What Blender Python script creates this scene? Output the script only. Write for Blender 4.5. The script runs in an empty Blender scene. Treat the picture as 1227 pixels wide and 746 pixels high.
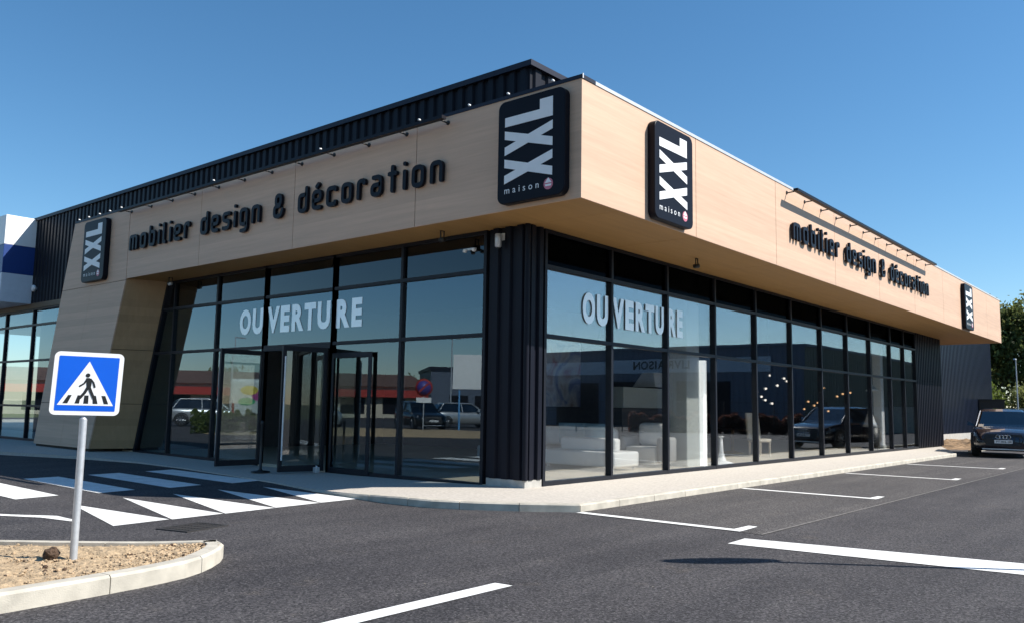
import bpy, math, random
import numpy as np
from mathutils import Vector, Matrix, noise
random.seed(7); rng = np.random.default_rng(11)
S = bpy.context.scene
COL = S.collection
R = math.radians

# ------------------------------------------------------------------ camera
dX = Vector((846.5, -127.5, -1006.33)).normalized()      # camera-space direction of the world X axis
dY = Vector((-1210.5, -94.0, -1006.33)).normalized()     # camera-space direction of the world Y axis
dZ = dX.cross(dY).normalized()
cd = bpy.data.cameras.new('camera'); cam = bpy.data.objects.new('camera', cd); COL.objects.link(cam)
m3 = Matrix((dX, dY, dZ))
cam.matrix_world = Matrix.Translation((0, 0, 1.42)) @ m3.to_4x4()
cd.sensor_width = 36; cd.lens = 36 * 1006.33 / 1227; cd.clip_end = 3000; cd.clip_start = 0.05
S.camera = cam

# ------------------------------------------------------------------ light
SUN_EL = R(43.0)
sunh = Vector((0.56, -0.828, 0)).normalized()            # towards the sun, on the ground
tosun = Vector((sunh.x * math.cos(SUN_EL), sunh.y * math.cos(SUN_EL), math.sin(SUN_EL)))
sd = bpy.data.lights.new('sun', 'SUN'); sd.energy = 5.0; sd.angle = R(0.5); sd.color = (1, 0.95, 0.87)
sun = bpy.data.objects.new('sun', sd); COL.objects.link(sun)
sun.rotation_euler = tosun.to_track_quat('Z', 'Y').to_euler()
W = bpy.data.worlds.new('World'); S.world = W; W.use_nodes = True
nt = W.node_tree; bg = nt.nodes['Background']
sky = nt.nodes.new('ShaderNodeTexSky'); sky.sky_type = 'NISHITA'; sky.sun_disc = False
sky.sun_elevation = SUN_EL; sky.sun_rotation = math.atan2(sunh.x, sunh.y)
sky.air_density = 1.0; sky.dust_density = 0.15; sky.ozone_density = 4.5; sky.altitude = 100
hs = nt.nodes.new('ShaderNodeHueSaturation'); hs.inputs['Saturation'].default_value = 1.16; hs.inputs['Hue'].default_value = 0.493
nt.links.new(sky.outputs[0], hs.inputs['Color']); nt.links.new(hs.outputs[0], bg.inputs[0]); bg.inputs[1].default_value = 0.09
S.view_settings.view_transform = 'Standard'; S.view_settings.look = 'None'
S.view_settings.exposure = 0.72; S.view_settings.gamma = 1; S.view_settings.use_curve_mapping = False
S.cycles.max_bounces = 10; S.cycles.transparent_max_bounces = 24; S.cycles.glossy_bounces = 6

# ------------------------------------------------------------------ materials
def newmat(name):
    m = bpy.data.materials.new(name); m.use_nodes = True
    t = m.node_tree; return m, t, t.nodes['Principled BSDF']
def N(t, kind, **kw):
    n = t.nodes.new(kind)
    for k, v in kw.items():
        if k.startswith('i_'): n.inputs[k[2:].replace('_', ' ')].default_value = v
        else: setattr(n, k, v)
    return n
def ramp(t, src, p0, c0, p1, c1):
    r = t.nodes.new('ShaderNodeValToRGB'); e = r.color_ramp.elements
    e[0].position = p0; e[0].color = (*c0, 1); e[1].position = p1; e[1].color = (*c1, 1)
    t.links.new(src, r.inputs[0]); return r
def mat(name, c, rough=0.5, metal=0.0, var=0.12, scale=6.0, bump=0.0, bscale=60.0, coat=0.0, stretch=(1, 1, 1), spec=0.5):
    m, t, b = newmat(name)
    b.inputs['Roughness'].default_value = rough; b.inputs['Metallic'].default_value = metal
    b.inputs['Coat Weight'].default_value = coat; b.inputs['Specular IOR Level'].default_value = spec
    tc = N(t, 'ShaderNodeTexCoord'); mp = N(t, 'ShaderNodeMapping'); mp.inputs['Scale'].default_value = stretch
    t.links.new(tc.outputs['Object'], mp.inputs[0])
    n = N(t, 'ShaderNodeTexNoise', i_Scale=scale, i_Detail=6.0); t.links.new(mp.outputs[0], n.inputs['Vector'])
    r = ramp(t, n.outputs[0], 0.3, [x * (1 - var) for x in c], 0.7, [min(1, x * (1 + var)) for x in c])
    t.links.new(r.outputs[0], b.inputs['Base Color'])
    if bump:
        n2 = N(t, 'ShaderNodeTexNoise', i_Scale=bscale, i_Detail=4.0); t.links.new(mp.outputs[0], n2.inputs['Vector'])
        bp = N(t, 'ShaderNodeBump', i_Strength=bump, i_Distance=0.02); t.links.new(n2.outputs[0], bp.inputs['Height'])
        t.links.new(bp.outputs[0], b.inputs['Normal'])
    return m
def asphalt(name, c, spec_amt, big=0.2):
    m, t, b = newmat(name)
    tc = N(t, 'ShaderNodeTexCoord')
    n1 = N(t, 'ShaderNodeTexNoise', i_Scale=36.0, i_Detail=6.0, i_Roughness=0.9); t.links.new(tc.outputs['Object'], n1.inputs['Vector'])
    n2 = N(t, 'ShaderNodeTexNoise', i_Scale=0.55, i_Detail=6.0, i_Roughness=0.6); t.links.new(tc.outputs['Object'], n2.inputs['Vector'])
    v = N(t, 'ShaderNodeTexVoronoi', i_Scale=62.0); t.links.new(tc.outputs['Object'], v.inputs['Vector'])
    v2 = N(t, 'ShaderNodeTexVoronoi', i_Scale=5.0, i_Randomness=1.0); t.links.new(tc.outputs['Object'], v2.inputs['Vector'])
    r1 = ramp(t, n1.outputs[0], 0.40, [x * 0.25 for x in c], 0.61, [x * 1.8 for x in c])
    r2 = ramp(t, n2.outputs[0], 0.32, (1 - big, 1 - big * 1.05, 1 - big * 1.0), 0.68, (1 + big, 1 + big * .95, 1 + big * .85))
    mu = N(t, 'ShaderNodeMixRGB', blend_type='MULTIPLY'); mu.inputs[0].default_value = 1
    t.links.new(r1.outputs[0], mu.inputs[1]); t.links.new(r2.outputs[0], mu.inputs[2])
    sepc = N(t, 'ShaderNodeSeparateColor'); t.links.new(v.outputs['Color'], sepc.inputs[0])
    rc = ramp(t, sepc.outputs[2], 0.0, (.38, .38, .40), 1.0, (1.62, 1.6, 1.58)); muc = N(t, 'ShaderNodeMixRGB', blend_type='MULTIPLY'); muc.inputs[0].default_value = 1
    t.links.new(mu.outputs[0], muc.inputs[1]); t.links.new(rc.outputs[0], muc.inputs[2]); mu = muc
    # pale aggregate chips: some of the cells only
    sep = N(t, 'ShaderNodeSeparateColor'); t.links.new(v.outputs['Color'], sep.inputs[0])
    gt = N(t, 'ShaderNodeMath', operation='GREATER_THAN'); gt.inputs[1].default_value = 1 - spec_amt; t.links.new(sep.outputs[0], gt.inputs[0])
    ls = N(t, 'ShaderNodeMath', operation='LESS_THAN'); ls.inputs[1].default_value = 0.4; t.links.new(v.outputs['Distance'], ls.inputs[0])
    ml = N(t, 'ShaderNodeMath', operation='MULTIPLY'); t.links.new(gt.outputs[0], ml.inputs[0]); t.links.new(ls.outputs[0], ml.inputs[1])
    mx = N(t, 'ShaderNodeMixRGB'); t.links.new(ml.outputs[0], mx.inputs[0]); t.links.new(mu.outputs[0], mx.inputs[1]); mx.inputs[2].default_value = (0.17, 0.165, 0.16, 1)
    # rare pale scuffs
    ls2 = N(t, 'ShaderNodeMath', operation='LESS_THAN'); ls2.inputs[1].default_value = 0.05; t.links.new(v2.outputs['Distance'], ls2.inputs[0])
    se2 = N(t, 'ShaderNodeSeparateColor'); t.links.new(v2.outputs['Color'], se2.inputs[0])
    g2 = N(t, 'ShaderNodeMath', operation='GREATER_THAN'); g2.inputs[1].default_value = 0.86; t.links.new(se2.outputs[1], g2.inputs[0])
    m2 = N(t, 'ShaderNodeMath', operation='MULTIPLY'); t.links.new(ls2.outputs[0], m2.inputs[0]); t.links.new(g2.outputs[0], m2.inputs[1])
    mx2 = N(t, 'ShaderNodeMixRGB'); t.links.new(m2.outputs[0], mx2.inputs[0]); t.links.new(mx.outputs[0], mx2.inputs[1]); mx2.inputs[2].default_value = (0.22, 0.2, 0.17, 1)
    # faint wheel tracks and dusty or oily patches
    mp3 = N(t, 'ShaderNodeMapping'); mp3.inputs['Scale'].default_value = (0.12, 1.9, 1); mp3.inputs['Rotation'].default_value = (0, 0, 0.12); t.links.new(tc.outputs['Object'], mp3.inputs[0])
    n3 = N(t, 'ShaderNodeTexNoise', i_Scale=1.0, i_Detail=4.0); t.links.new(mp3.outputs[0], n3.inputs['Vector']); r3 = ramp(t, n3.outputs[0], .38, (.84, .84, .85), .62, (1.10, 1.09, 1.07))
    n4 = N(t, 'ShaderNodeTexNoise', i_Scale=1.7, i_Detail=5.0, i_Roughness=.7); t.links.new(tc.outputs['Object'], n4.inputs['Vector']); r4 = ramp(t, n4.outputs[0], .60, (1, 1, 1), .74, (1.35, 1.27, 1.12))
    v3 = N(t, 'ShaderNodeTexVoronoi', i_Scale=.8); t.links.new(tc.outputs['Object'], v3.inputs['Vector']); r5 = ramp(t, v3.outputs['Distance'], .04, (.72, .72, .74), .16, (1, 1, 1))
    cur = mx2.outputs[0]
    for rr in (r3, r4, r5):
        mm = N(t, 'ShaderNodeMixRGB', blend_type='MULTIPLY'); mm.inputs[0].default_value = 1; t.links.new(cur, mm.inputs[1]); t.links.new(rr.outputs[0], mm.inputs[2]); cur = mm.outputs[0]
    t.links.new(cur, b.inputs['Base Color'])
    b.inputs['Roughness'].default_value = 0.85; b.inputs['Specular IOR Level'].default_value = 0.3
    bp = N(t, 'ShaderNodeBump', i_Strength=0.55, i_Distance=0.012); t.links.new(n1.outputs[0], bp.inputs['Height']); t.links.new(bp.outputs[0], b.inputs['Normal'])
    return m
def wood(name, c, grain):
    m, t, b = newmat(name)
    tc = N(t, 'ShaderNodeTexCoord'); mp = N(t, 'ShaderNodeMapping'); mp.inputs['Scale'].default_value = grain
    t.links.new(tc.outputs['Object'], mp.inputs[0])
    n = N(t, 'ShaderNodeTexNoise', i_Scale=1.0, i_Detail=8.0, i_Roughness=0.65); t.links.new(mp.outputs[0], n.inputs['Vector'])
    r = ramp(t, n.outputs[0], 0.3, [x * 0.90 for x in c], 0.7, [x * 1.07 for x in c])
    # plank bands every 0.2 m with small random value shifts
    sp = N(t, 'ShaderNodeSeparateXYZ'); t.links.new(tc.outputs['Object'], sp.inputs[0])
    dv = N(t, 'ShaderNodeMath', operation='MULTIPLY'); dv.inputs[1].default_value = 1 / 0.19; t.links.new(sp.outputs[2], dv.inputs[0])
    fl = N(t, 'ShaderNodeMath', operation='FLOOR'); t.links.new(dv.outputs[0], fl.inputs[0])
    wn = N(t, 'ShaderNodeTexWhiteNoise', noise_dimensions='1D'); t.links.new(fl.outputs[0], wn.inputs['W'])
    r2 = ramp(t, wn.outputs[0], 0, (0.90,) * 3, 1, (1.05,) * 3)
    mu = N(t, 'ShaderNodeMixRGB', blend_type='MULTIPLY'); mu.inputs[0].default_value = 1
    t.links.new(r.outputs[0], mu.inputs[1]); t.links.new(r2.outputs[0], mu.inputs[2]); t.links.new(mu.outputs[0], b.inputs['Base Color'])
    b.inputs['Roughness'].default_value = 0.55; b.inputs['Specular IOR Level'].default_value = 0.3
    return m
def glass(name, refl, tint, wav=0.0, gcol=(0.93, 0.97, 1)):
    m, t, b = newmat(name); t.nodes.remove(b)
    out = t.nodes['Material Output']
    g = N(t, 'ShaderNodeNewGeometry'); d = N(t, 'ShaderNodeVectorMath', operation='DOT_PRODUCT')
    t.links.new(g.outputs['Normal'], d.inputs[0]); t.links.new(g.outputs['Incoming'], d.inputs[1])
    a = N(t, 'ShaderNodeMath', operation='ABSOLUTE'); t.links.new(d.outputs['Value'], a.inputs[0])
    s = N(t, 'ShaderNodeMath', operation='SUBTRACT'); s.inputs[0].default_value = 1; t.links.new(a.outputs[0], s.inputs[1])
    p = N(t, 'ShaderNodeMath', operation='POWER'); p.inputs[1].default_value = 4.0; t.links.new(s.outputs[0], p.inputs[0])
    q = N(t, 'ShaderNodeMath', operation='MULTIPLY_ADD'); q.inputs[1].default_value = 1 - refl; q.inputs[2].default_value = refl; t.links.new(p.outputs[0], q.inputs[0])
    bf = N(t, 'ShaderNodeMath', operation='SUBTRACT'); bf.inputs[0].default_value = 1; t.links.new(g.outputs['Backfacing'], bf.inputs[1])
    q2 = N(t, 'ShaderNodeMath', operation='MULTIPLY'); t.links.new(q.outputs[0], q2.inputs[0]); t.links.new(bf.outputs[0], q2.inputs[1]); q = q2
    tr = N(t, 'ShaderNodeBsdfTransparent'); tr.inputs[0].default_value = (*tint, 1)
    gl = N(t, 'ShaderNodeBsdfGlossy'); gl.inputs['Roughness'].default_value = 0.0; gl.inputs[0].default_value = gcol + (1,)
    if wav:
        tc = N(t, 'ShaderNodeTexCoord'); n = N(t, 'ShaderNodeTexNoise', i_Scale=0.9, i_Detail=1.0); t.links.new(tc.outputs['Object'], n.inputs['Vector'])
        bp = N(t, 'ShaderNodeBump', i_Strength=wav, i_Distance=0.02); t.links.new(n.outputs[0], bp.inputs['Height']); t.links.new(bp.outputs[0], gl.inputs['Normal'])
    mx = N(t, 'ShaderNodeMixShader'); t.links.new(q.outputs[0], mx.inputs[0]); t.links.new(tr.outputs[0], mx.inputs[1]); t.links.new(gl.outputs[0], mx.inputs[2])
    t.links.new(mx.outputs[0], out.inputs[0]); return m

M = {}
M['asphalt'] = asphalt('asphalt', (0.052, 0.050, 0.0535), 0.05)
M['bay'] = asphalt('bay_asphalt', (0.072, 0.068, 0.068), 0.12, 0.1)
M['pave'] = mat('pale_concrete', (0.46, 0.42, 0.37), 0.85, var=0.16, scale=25, bump=0.25, bscale=120)
M['kerb'] = mat('kerb_concrete', (0.45, 0.415, 0.35), 0.85, var=0.2, scale=5, bump=0.18, bscale=110)
def paint():
    m, t, b = newmat('road_paint'); tc = N(t, 'ShaderNodeTexCoord')
    n = N(t, 'ShaderNodeTexNoise', i_Scale=3.0, i_Detail=8.0, i_Roughness=.75); t.links.new(tc.outputs['Object'], n.inputs['Vector'])
    n2 = N(t, 'ShaderNodeTexNoise', i_Scale=70.0, i_Detail=4.0, i_Roughness=.8); t.links.new(tc.outputs['Object'], n2.inputs['Vector'])
    r1 = ramp(t, n.outputs[0], .30, (.60, .59, .57), .62, (.82, .82, .80)); r2 = ramp(t, n2.outputs[0], .33, (.35, .35, .35), .43, (1, 1, 1))
    mm = N(t, 'ShaderNodeMixRGB', blend_type='MULTIPLY'); mm.inputs[0].default_value = .75; t.links.new(r1.outputs[0], mm.inputs[1]); t.links.new(r2.outputs[0], mm.inputs[2]); t.links.new(mm.outputs[0], b.inputs['Base Color'])
    b.inputs['Roughness'].default_value = .75; bp = N(t, 'ShaderNodeBump', i_Strength=.3, i_Distance=.01); t.links.new(n2.outputs[0], bp.inputs['Height']); t.links.new(bp.outputs[0], b.inputs['Normal']); return m
M['paint'] = paint()
M['soil'] = mat('dry_soil', (0.39, 0.285, 0.175), 0.95, var=0.4, scale=22, bump=0.8, bscale=55)
M['clod'] = mat('soil_clod', (0.39, 0.285, 0.18), 0.95, var=0.35, scale=20, bump=0.6, bscale=60)
M['darkclod'] = mat('dark_clod', (0.07, 0.042, 0.026), 0.95, var=0.4, scale=30, bump=0.8, bscale=50)
M['field'] = mat('field', (0.12, 0.13, 0.06), 0.95, var=0.4, scale=0.3)
M['wood_y'] = wood('wood_laminate_side', (0.62, 0.42, 0.298), (14, 0.7, 16))
M['wood_x'] = wood('wood_laminate_front', (0.62, 0.42, 0.298), (0.7, 14, 16))
M['wood_r'] = wood('wood_laminate_return_shaded', (0.40, 0.255, 0.135), (9, 9, 0.7))  # fascia laminate darkened: the shade under the canopy is put into its colour
M['wood_s'] = wood('wood_laminate_soffit_shaded', (0.44, 0.25, 0.09), (0.7, 9, 3))  # soffit shade painted in as a darker, more orange copy of the fascia laminate
M['clad'] = mat('dark_cladding', (0.0065, 0.0075, 0.014), 0.45, 0.0, var=0.1, scale=2, spec=0.16)
M['clad_blue'] = mat('blue_grey_cladding', (0.008, 0.012, 0.028), 0.34, 0.0, var=0.2, scale=2, spec=0.35)
M['frame'] = mat('anthracite_aluminium', (0.012, 0.014, 0.020), 0.42, 0.0, var=0.08, spec=0.2)
M['cap'] = mat('dark_coping', (0.012, 0.015, 0.03), 0.45, var=0.08, spec=0.25)
M['coping'] = mat('coping_metal', (0.62, 0.62, 0.62), 0.4, 0.4, var=0.05)
M['seam'] = mat('dark_backing', (0.05, 0.036, 0.028), 0.9)
M['glass'] = glass('shaded_side_glazing', 0.14, (0.80, 0.86, 0.88), 0.025, (0.74, 0.90, 1.0))
M['glass_r'] = glass('reflective_glazing', 0.46, (0.985, 0.99, 0.985), 0.025)
M['spandrel'] = glass('dark_spandrel_glass', 0.06, (0.16, 0.18, 0.2), 0.02)
M['door_glass'] = glass('door_glass', 0.12, (0.8, 0.86, 0.86), 0.02)
M['car_glass'] = glass('car_glass', 0.12, (0.16, 0.18, 0.19))
M['black'] = mat('black_gloss', (0.007, 0.007, 0.012), 0.4, var=0.05, spec=0.12)
M['letter_black'] = mat('black_letter', (0.007, 0.007, 0.012), 0.4, var=0.05, spec=0.15)
M['white'] = mat('white_enamel', (0.80, 0.80, 0.80), 0.4, var=0.03)
M['sticker'] = mat('white_film', (0.88, 0.92, 0.95), 0.5, var=0.04)
M['sticker'].node_tree.nodes['Principled BSDF'].inputs['Coat Weight'].default_value = 1.0; M['sticker'].node_tree.nodes['Principled BSDF'].inputs['Coat IOR'].default_value = 2.3
M['fadeblue'] = mat('faded_sign_blue', (0.06, 0.05, 0.26), 0.5)
M['pink'] = mat('pink_emblem', (0.55, 0.16, 0.22), 0.45, var=0.05)
M['signblue'] = mat('sign_blue', (0.0, 0.10, 0.62), 0.35, var=0.04)
M['signblack'] = mat('sign_black', (0.012, 0.012, 0.012), 0.45, var=0.04)
M['galv'] = mat('galvanised_steel', (0.55, 0.57, 0.60), 0.45, 0.55, var=0.1, scale=18)
M['concrete'] = mat('plinth_concrete', (0.40, 0.385, 0.355), 0.85, var=0.15, scale=7, bump=0.25, bscale=60)
M['floor'] = mat('shop_floor', (0.52, 0.44, 0.33), 0.35, var=0.06, scale=2)
M['inside'] = mat('dark_interior_wall', (0.045, 0.045, 0.05), 0.7, var=0.1)
M['greywall'] = mat('grey_interior_panel', (0.42, 0.44, 0.42), 0.7, var=0.05)
M['sofa'] = mat('white_leather', (0.86, 0.85, 0.83), 0.45, var=0.05, bump=0.1, bscale=20)
M['sofagrey'] = mat('grey_leather', (0.38, 0.37, 0.36), 0.5, var=0.06)
M['pillow'] = mat('blue_pillow', (0.30, 0.42, 0.46), 0.8, var=0.1)
M['cream'] = mat('cream_fabric', (0.62, 0.55, 0.45), 0.7, var=0.08)
M['brass'] = mat('brass', (0.62, 0.40, 0.16), 0.3, 0.9, var=0.08)
M['iron'] = mat('cast_iron', (0.04, 0.037, 0.036), 0.6, 0.3, var=0.2)
M['tyre'] = mat('tyre_rubber', (0.015, 0.015, 0.016), 0.8)
M['rim'] = mat('alloy_rim', (0.35, 0.36, 0.38), 0.3, 0.9)
M['navy'] = mat('navy_car_paint', (0.010, 0.012, 0.022), 0.25, 0.2, var=0.05, coat=1.0)
M['blackpaint'] = mat('black_car_paint', (0.010, 0.010, 0.011), 0.25, 0.2, var=0.05, coat=1.0)
M['silver'] = mat('silver_car_paint', (0.45, 0.46, 0.47), 0.3, 0.6, var=0.05, coat=1.0)
M['vanwhite'] = mat('white_van_paint', (0.72, 0.72, 0.70), 0.35, var=0.03, coat=0.6)
M['plastic'] = mat('black_plastic', (0.018, 0.018, 0.019), 0.6)
M['lens'] = mat('headlight_lens', (0.72, 0.75, 0.78), 0.12, 0.3, var=0.05, coat=1)
M['chrome'] = mat('chrome', (0.7, 0.7, 0.72), 0.15, 1.0, var=0.03)
M['red'] = mat('red_fascia', (0.34, 0.03, 0.022), 0.5, var=0.1)
M['stone'] = mat('beige_render', (0.48, 0.42, 0.33), 0.8, var=0.1)
M['rooftile'] = mat('roof_tile', (0.13, 0.075, 0.06), 0.8, var=0.3, scale=2)
M['bluegrey'] = mat('shed_cladding', (0.085, 0.105, 0.15), 0.5, 0.2, var=0.08)
M['olive'] = mat('shed_cladding_olive', (0.15, 0.145, 0.11), 0.6, var=0.08)
M['band'] = mat('shed_band', (0.36, 0.42, 0.50), 0.5, 0.1, var=0.06)
M['bark'] = mat('bark', (0.10, 0.075, 0.05), 0.9, var=0.3, scale=14, bump=0.8, bscale=30)
M['yellow'] = mat('yellow_print', (0.75, 0.55, 0.05), 0.5)
M['magenta'] = mat('magenta_print', (0.45, 0.05, 0.25), 0.5)
M['green'] = mat('green_print', (0.05, 0.42, 0.18), 0.5)
M['postblue'] = mat('blue_post_paint', (0.12, 0.34, 0.62), 0.4)
M['storeblue'] = mat('blue_sign_panel', (0.012, 0.045, 0.20), 0.4, var=0.05)
M['storegrey'] = mat('pale_grey_panel', (0.62, 0.66, 0.72), 0.45, var=0.04)
def canvas():
    m, t, b = newmat('canvas_print'); tc = N(t, 'ShaderNodeTexCoord'); n = N(t, 'ShaderNodeTexNoise', i_Scale=1.1, i_Detail=5.0, i_Distortion=1.2); t.links.new(tc.outputs['Object'], n.inputs['Vector'])
    r = ramp(t, n.outputs[0], .30, (.25, .02, .02), .72, (.05, .08, .26)); e = r.color_ramp.elements
    for p, c in ((.38, (.34, .30, .32)), (.46, (.48, .5, .56)), (.56, (.16, .2, .38))): q = e.new(p); q.color = (*c, 1)
    t.links.new(r.outputs[0], b.inputs['Base Color']); b.inputs['Roughness'].default_value = .7; return m
M['art1'] = canvas()
def lamp(name, c, e):
    m, t, b = newmat(name); b.inputs['Base Color'].default_value = (*c, 1); b.inputs['Emission Color'].default_value = (*c, 1); b.inputs['Emission Strength'].default_value = e; return m
M['bulb'] = lamp('lit_globe', (1, .9, .78), 1.0); M['warmbulb'] = lamp('warm_globe', (1, .55, .25), .9); M['led'] = lamp('led_strip', (1, 1, .97), .55)
def leafmat(name, c):
    m, t, b = newmat(name)
    g = N(t, 'ShaderNodeNewGeometry')
    r = ramp(t, g.outputs['Random Per Island'], 0.0, [x * 0.55 for x in c], 1.0, [x * 1.5 for x in c])
    t.links.new(r.outputs[0], b.inputs['Base Color']); b.inputs['Roughness'].default_value = 0.6
    tl = N(t, 'ShaderNodeBsdfTranslucent'); t.links.new(r.outputs[0], tl.inputs[0]); mx = N(t, 'ShaderNodeMixShader'); mx.inputs[0].default_value = 0.5; t.links.new(b.outputs[0], mx.inputs[1]); t.links.new(tl.outputs[0], mx.inputs[2]); t.links.new(mx.outputs[0], t.nodes['Material Output'].inputs[0])
    b.inputs['Specular IOR Level'].default_value = 0.25
    return m
M['leaf'] = leafmat('leaf_dark', (0.10, 0.125, 0.04)); M['leaf2'] = leafmat('leaf_mid', (0.16, 0.175, 0.06)); M['leaf3'] = leafmat('leaf_light', (0.12, 0.16, 0.035))
M['hedge'] = leafmat('hedge_leaf_red', (0.11, 0.05, 0.04))

# ------------------------------------------------------------------ mesh helpers
class MB:
    def __init__(s): s.v = []; s.f = []; s.m = []; s.sm = []
    def add(s, vs, fs, mi=0, smooth=False):
        o = len(s.v); s.v += [tuple(v) for v in vs]
        for f in fs: s.f.append([i + o for i in f]); s.m.append(mi); s.sm.append(smooth)
        return s
    def box(s, x0, x1, y0, y1, z0, z1, mi=0):
        vs = [(x, y, z) for z in (z0, z1) for y in (y0, y1) for x in (x0, x1)]
        return s.add(vs, [(0, 2, 3, 1), (4, 5, 7, 6), (0, 1, 5, 4), (2, 6, 7, 3), (0, 4, 6, 2), (1, 3, 7, 5)], mi)
    def hexa(s, vs, mi=0): # 8 points: 4 bottom ring, 4 top ring
        return s.add(vs, [(3, 2, 1, 0), (4, 5, 6, 7), (0, 1, 5, 4), (1, 2, 6, 5), (2, 3, 7, 6), (3, 0, 4, 7)], mi)
    def prism(s, pts, d, mi=0): # pts: list of 3-vectors in a plane, extruded by vector d
        n = len(pts); d = Vector(d); P = [Vector(p) for p in pts]
        return s.add(P + [p + d for p in P], [tuple(range(n - 1, -1, -1)), tuple(range(n, 2 * n))] + [(i, (i + 1) % n, n + (i + 1) % n, n + i) for i in range(n)], mi)
    def tube(s, p0, p1, r0, r1=None, n=12, mi=0, caps=True):
        r1 = r0 if r1 is None else r1; p0 = Vector(p0); p1 = Vector(p1); a = (p1 - p0).normalized()
        u = a.orthogonal().normalized(); w = a.cross(u); vs = []
        for p, r in ((p0, r0), (p1, r1)):
            for k in range(n):
                t = 2 * math.pi * k / n; vs.append(p + r * (math.cos(t) * u + math.sin(t) * w))
        s.add(vs, [(k, (k + 1) % n, n + (k + 1) % n, n + k) for k in range(n)], mi, True)
        if caps: s.add(vs, [tuple(range(n - 1, -1, -1)), tuple(range(n, 2 * n))], mi)
        return s
    def lathe(s, prof, c=(0, 0, 0), n=20, mi=0, axis='z'):
        vs = []
        for r, h in prof:
            for k in range(n):
                t = 2 * math.pi * k / n; a, b = r * math.cos(t), r * math.sin(t)
                p = (a, b, h) if axis == 'z' else ((a, h, b) if axis == 'y' else (h, a, b)); vs.append((c[0] + p[0], c[1] + p[1], c[2] + p[2]))
        fs = [(j * n + k, j * n + (k + 1) % n, (j + 1) * n + (k + 1) % n, (j + 1) * n + k) for j in range(len(prof) - 1) for k in range(n)]
        fs += [tuple(range(n - 1, -1, -1)), tuple(range((len(prof) - 1) * n, len(prof) * n))]
        return s.add(vs, fs, mi, True)
    def build(s, name, mats, parent=None, xf=None, bevel=0.0):
        me = bpy.data.meshes.new(name); vs = [xf @ Vector(v) for v in s.v] if xf else s.v
        me.from_pydata([tuple(v) for v in vs], [], s.f)
        ml = mats if isinstance(mats, (list, tuple)) else [mats]
        for m in ml: me.materials.append(m)
        me.polygons.foreach_set('material_index', s.m); me.polygons.foreach_set('use_smooth', s.sm); me.update()
        o = bpy.data.objects.new(name, me); COL.objects.link(o)
        if parent is not None: o.parent = parent
        if bevel:
            b = o.modifiers.new('bevel', 'BEVEL'); b.width = bevel; b.segments = 2; b.limit_method = 'ANGLE'
        return o
def tag(o, label=None, cat=None, group=None, kind=None):
    if label: o['label'] = label
    if cat: o['category'] = cat
    if group: o['group'] = group
    if kind: o['kind'] = kind
    return o
def thing(name, label, cat, loc=(0, 0, 0), rz=0.0, group=None):
    o = bpy.data.objects.new(name, None); COL.objects.link(o); o.location = loc; o.rotation_euler = (0, 0, rz)
    o.empty_display_size = 0.3
    return tag(o, label, cat, group)
def struct(name, mb, m, label=None): 
    o = mb.build(name, m); o['kind'] = 'structure'; return o
def copy_tree(o, parent=None):
    c = o.copy(); COL.objects.link(c)
    if parent is not None: c.parent = parent
    for ch in list(o.children): copy_tree(ch, c)
    return c
def setloc(root, loc, rz=0):
    root.location = loc; root.rotation_euler = (0, 0, rz); return root
def plane_xf(origin, u, v):   # local (a,b,c) -> origin + a*u + b*v + c*n
    u = Vector(u).normalized(); v = Vector(v).normalized(); n = u.cross(v)
    mt = Matrix((u, v, n)).transposed().to_4x4(); mt.translation = Vector(origin); return mt
def rrect(x0, x1, y0, y1, r, n=6):
    P = []
    for cx, cy, a0 in ((x1 - r, y1 - r, 0), (x0 + r, y1 - r, 90), (x0 + r, y0 + r, 180), (x1 - r, y0 + r, 270)):
        for k in range(n + 1):
            a = R(a0 + 90 * k / n); P.append((cx + r * math.cos(a), cy + r * math.sin(a)))
    return P
def round_poly(pts, r, closed=False, n=5):
    P = [Vector((p[0], p[1])) for p in pts]; out = []; m = len(P)
    for i in range(m):
        if not closed and i in (0, m - 1): out.append(P[i]); continue
        a, b, c = P[i - 1], P[i], P[(i + 1) % m]
        d1 = (a - b); d2 = (c - b); rr = min(r, d1.length * 0.49, d2.length * 0.49)
        s, e = b + d1.normalized() * rr, b + d2.normalized() * rr
        for k in range(n + 1):
            t = k / n; out.append((1 - t) ** 2 * s + 2 * t * (1 - t) * b + t * t * e)
    return out
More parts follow.
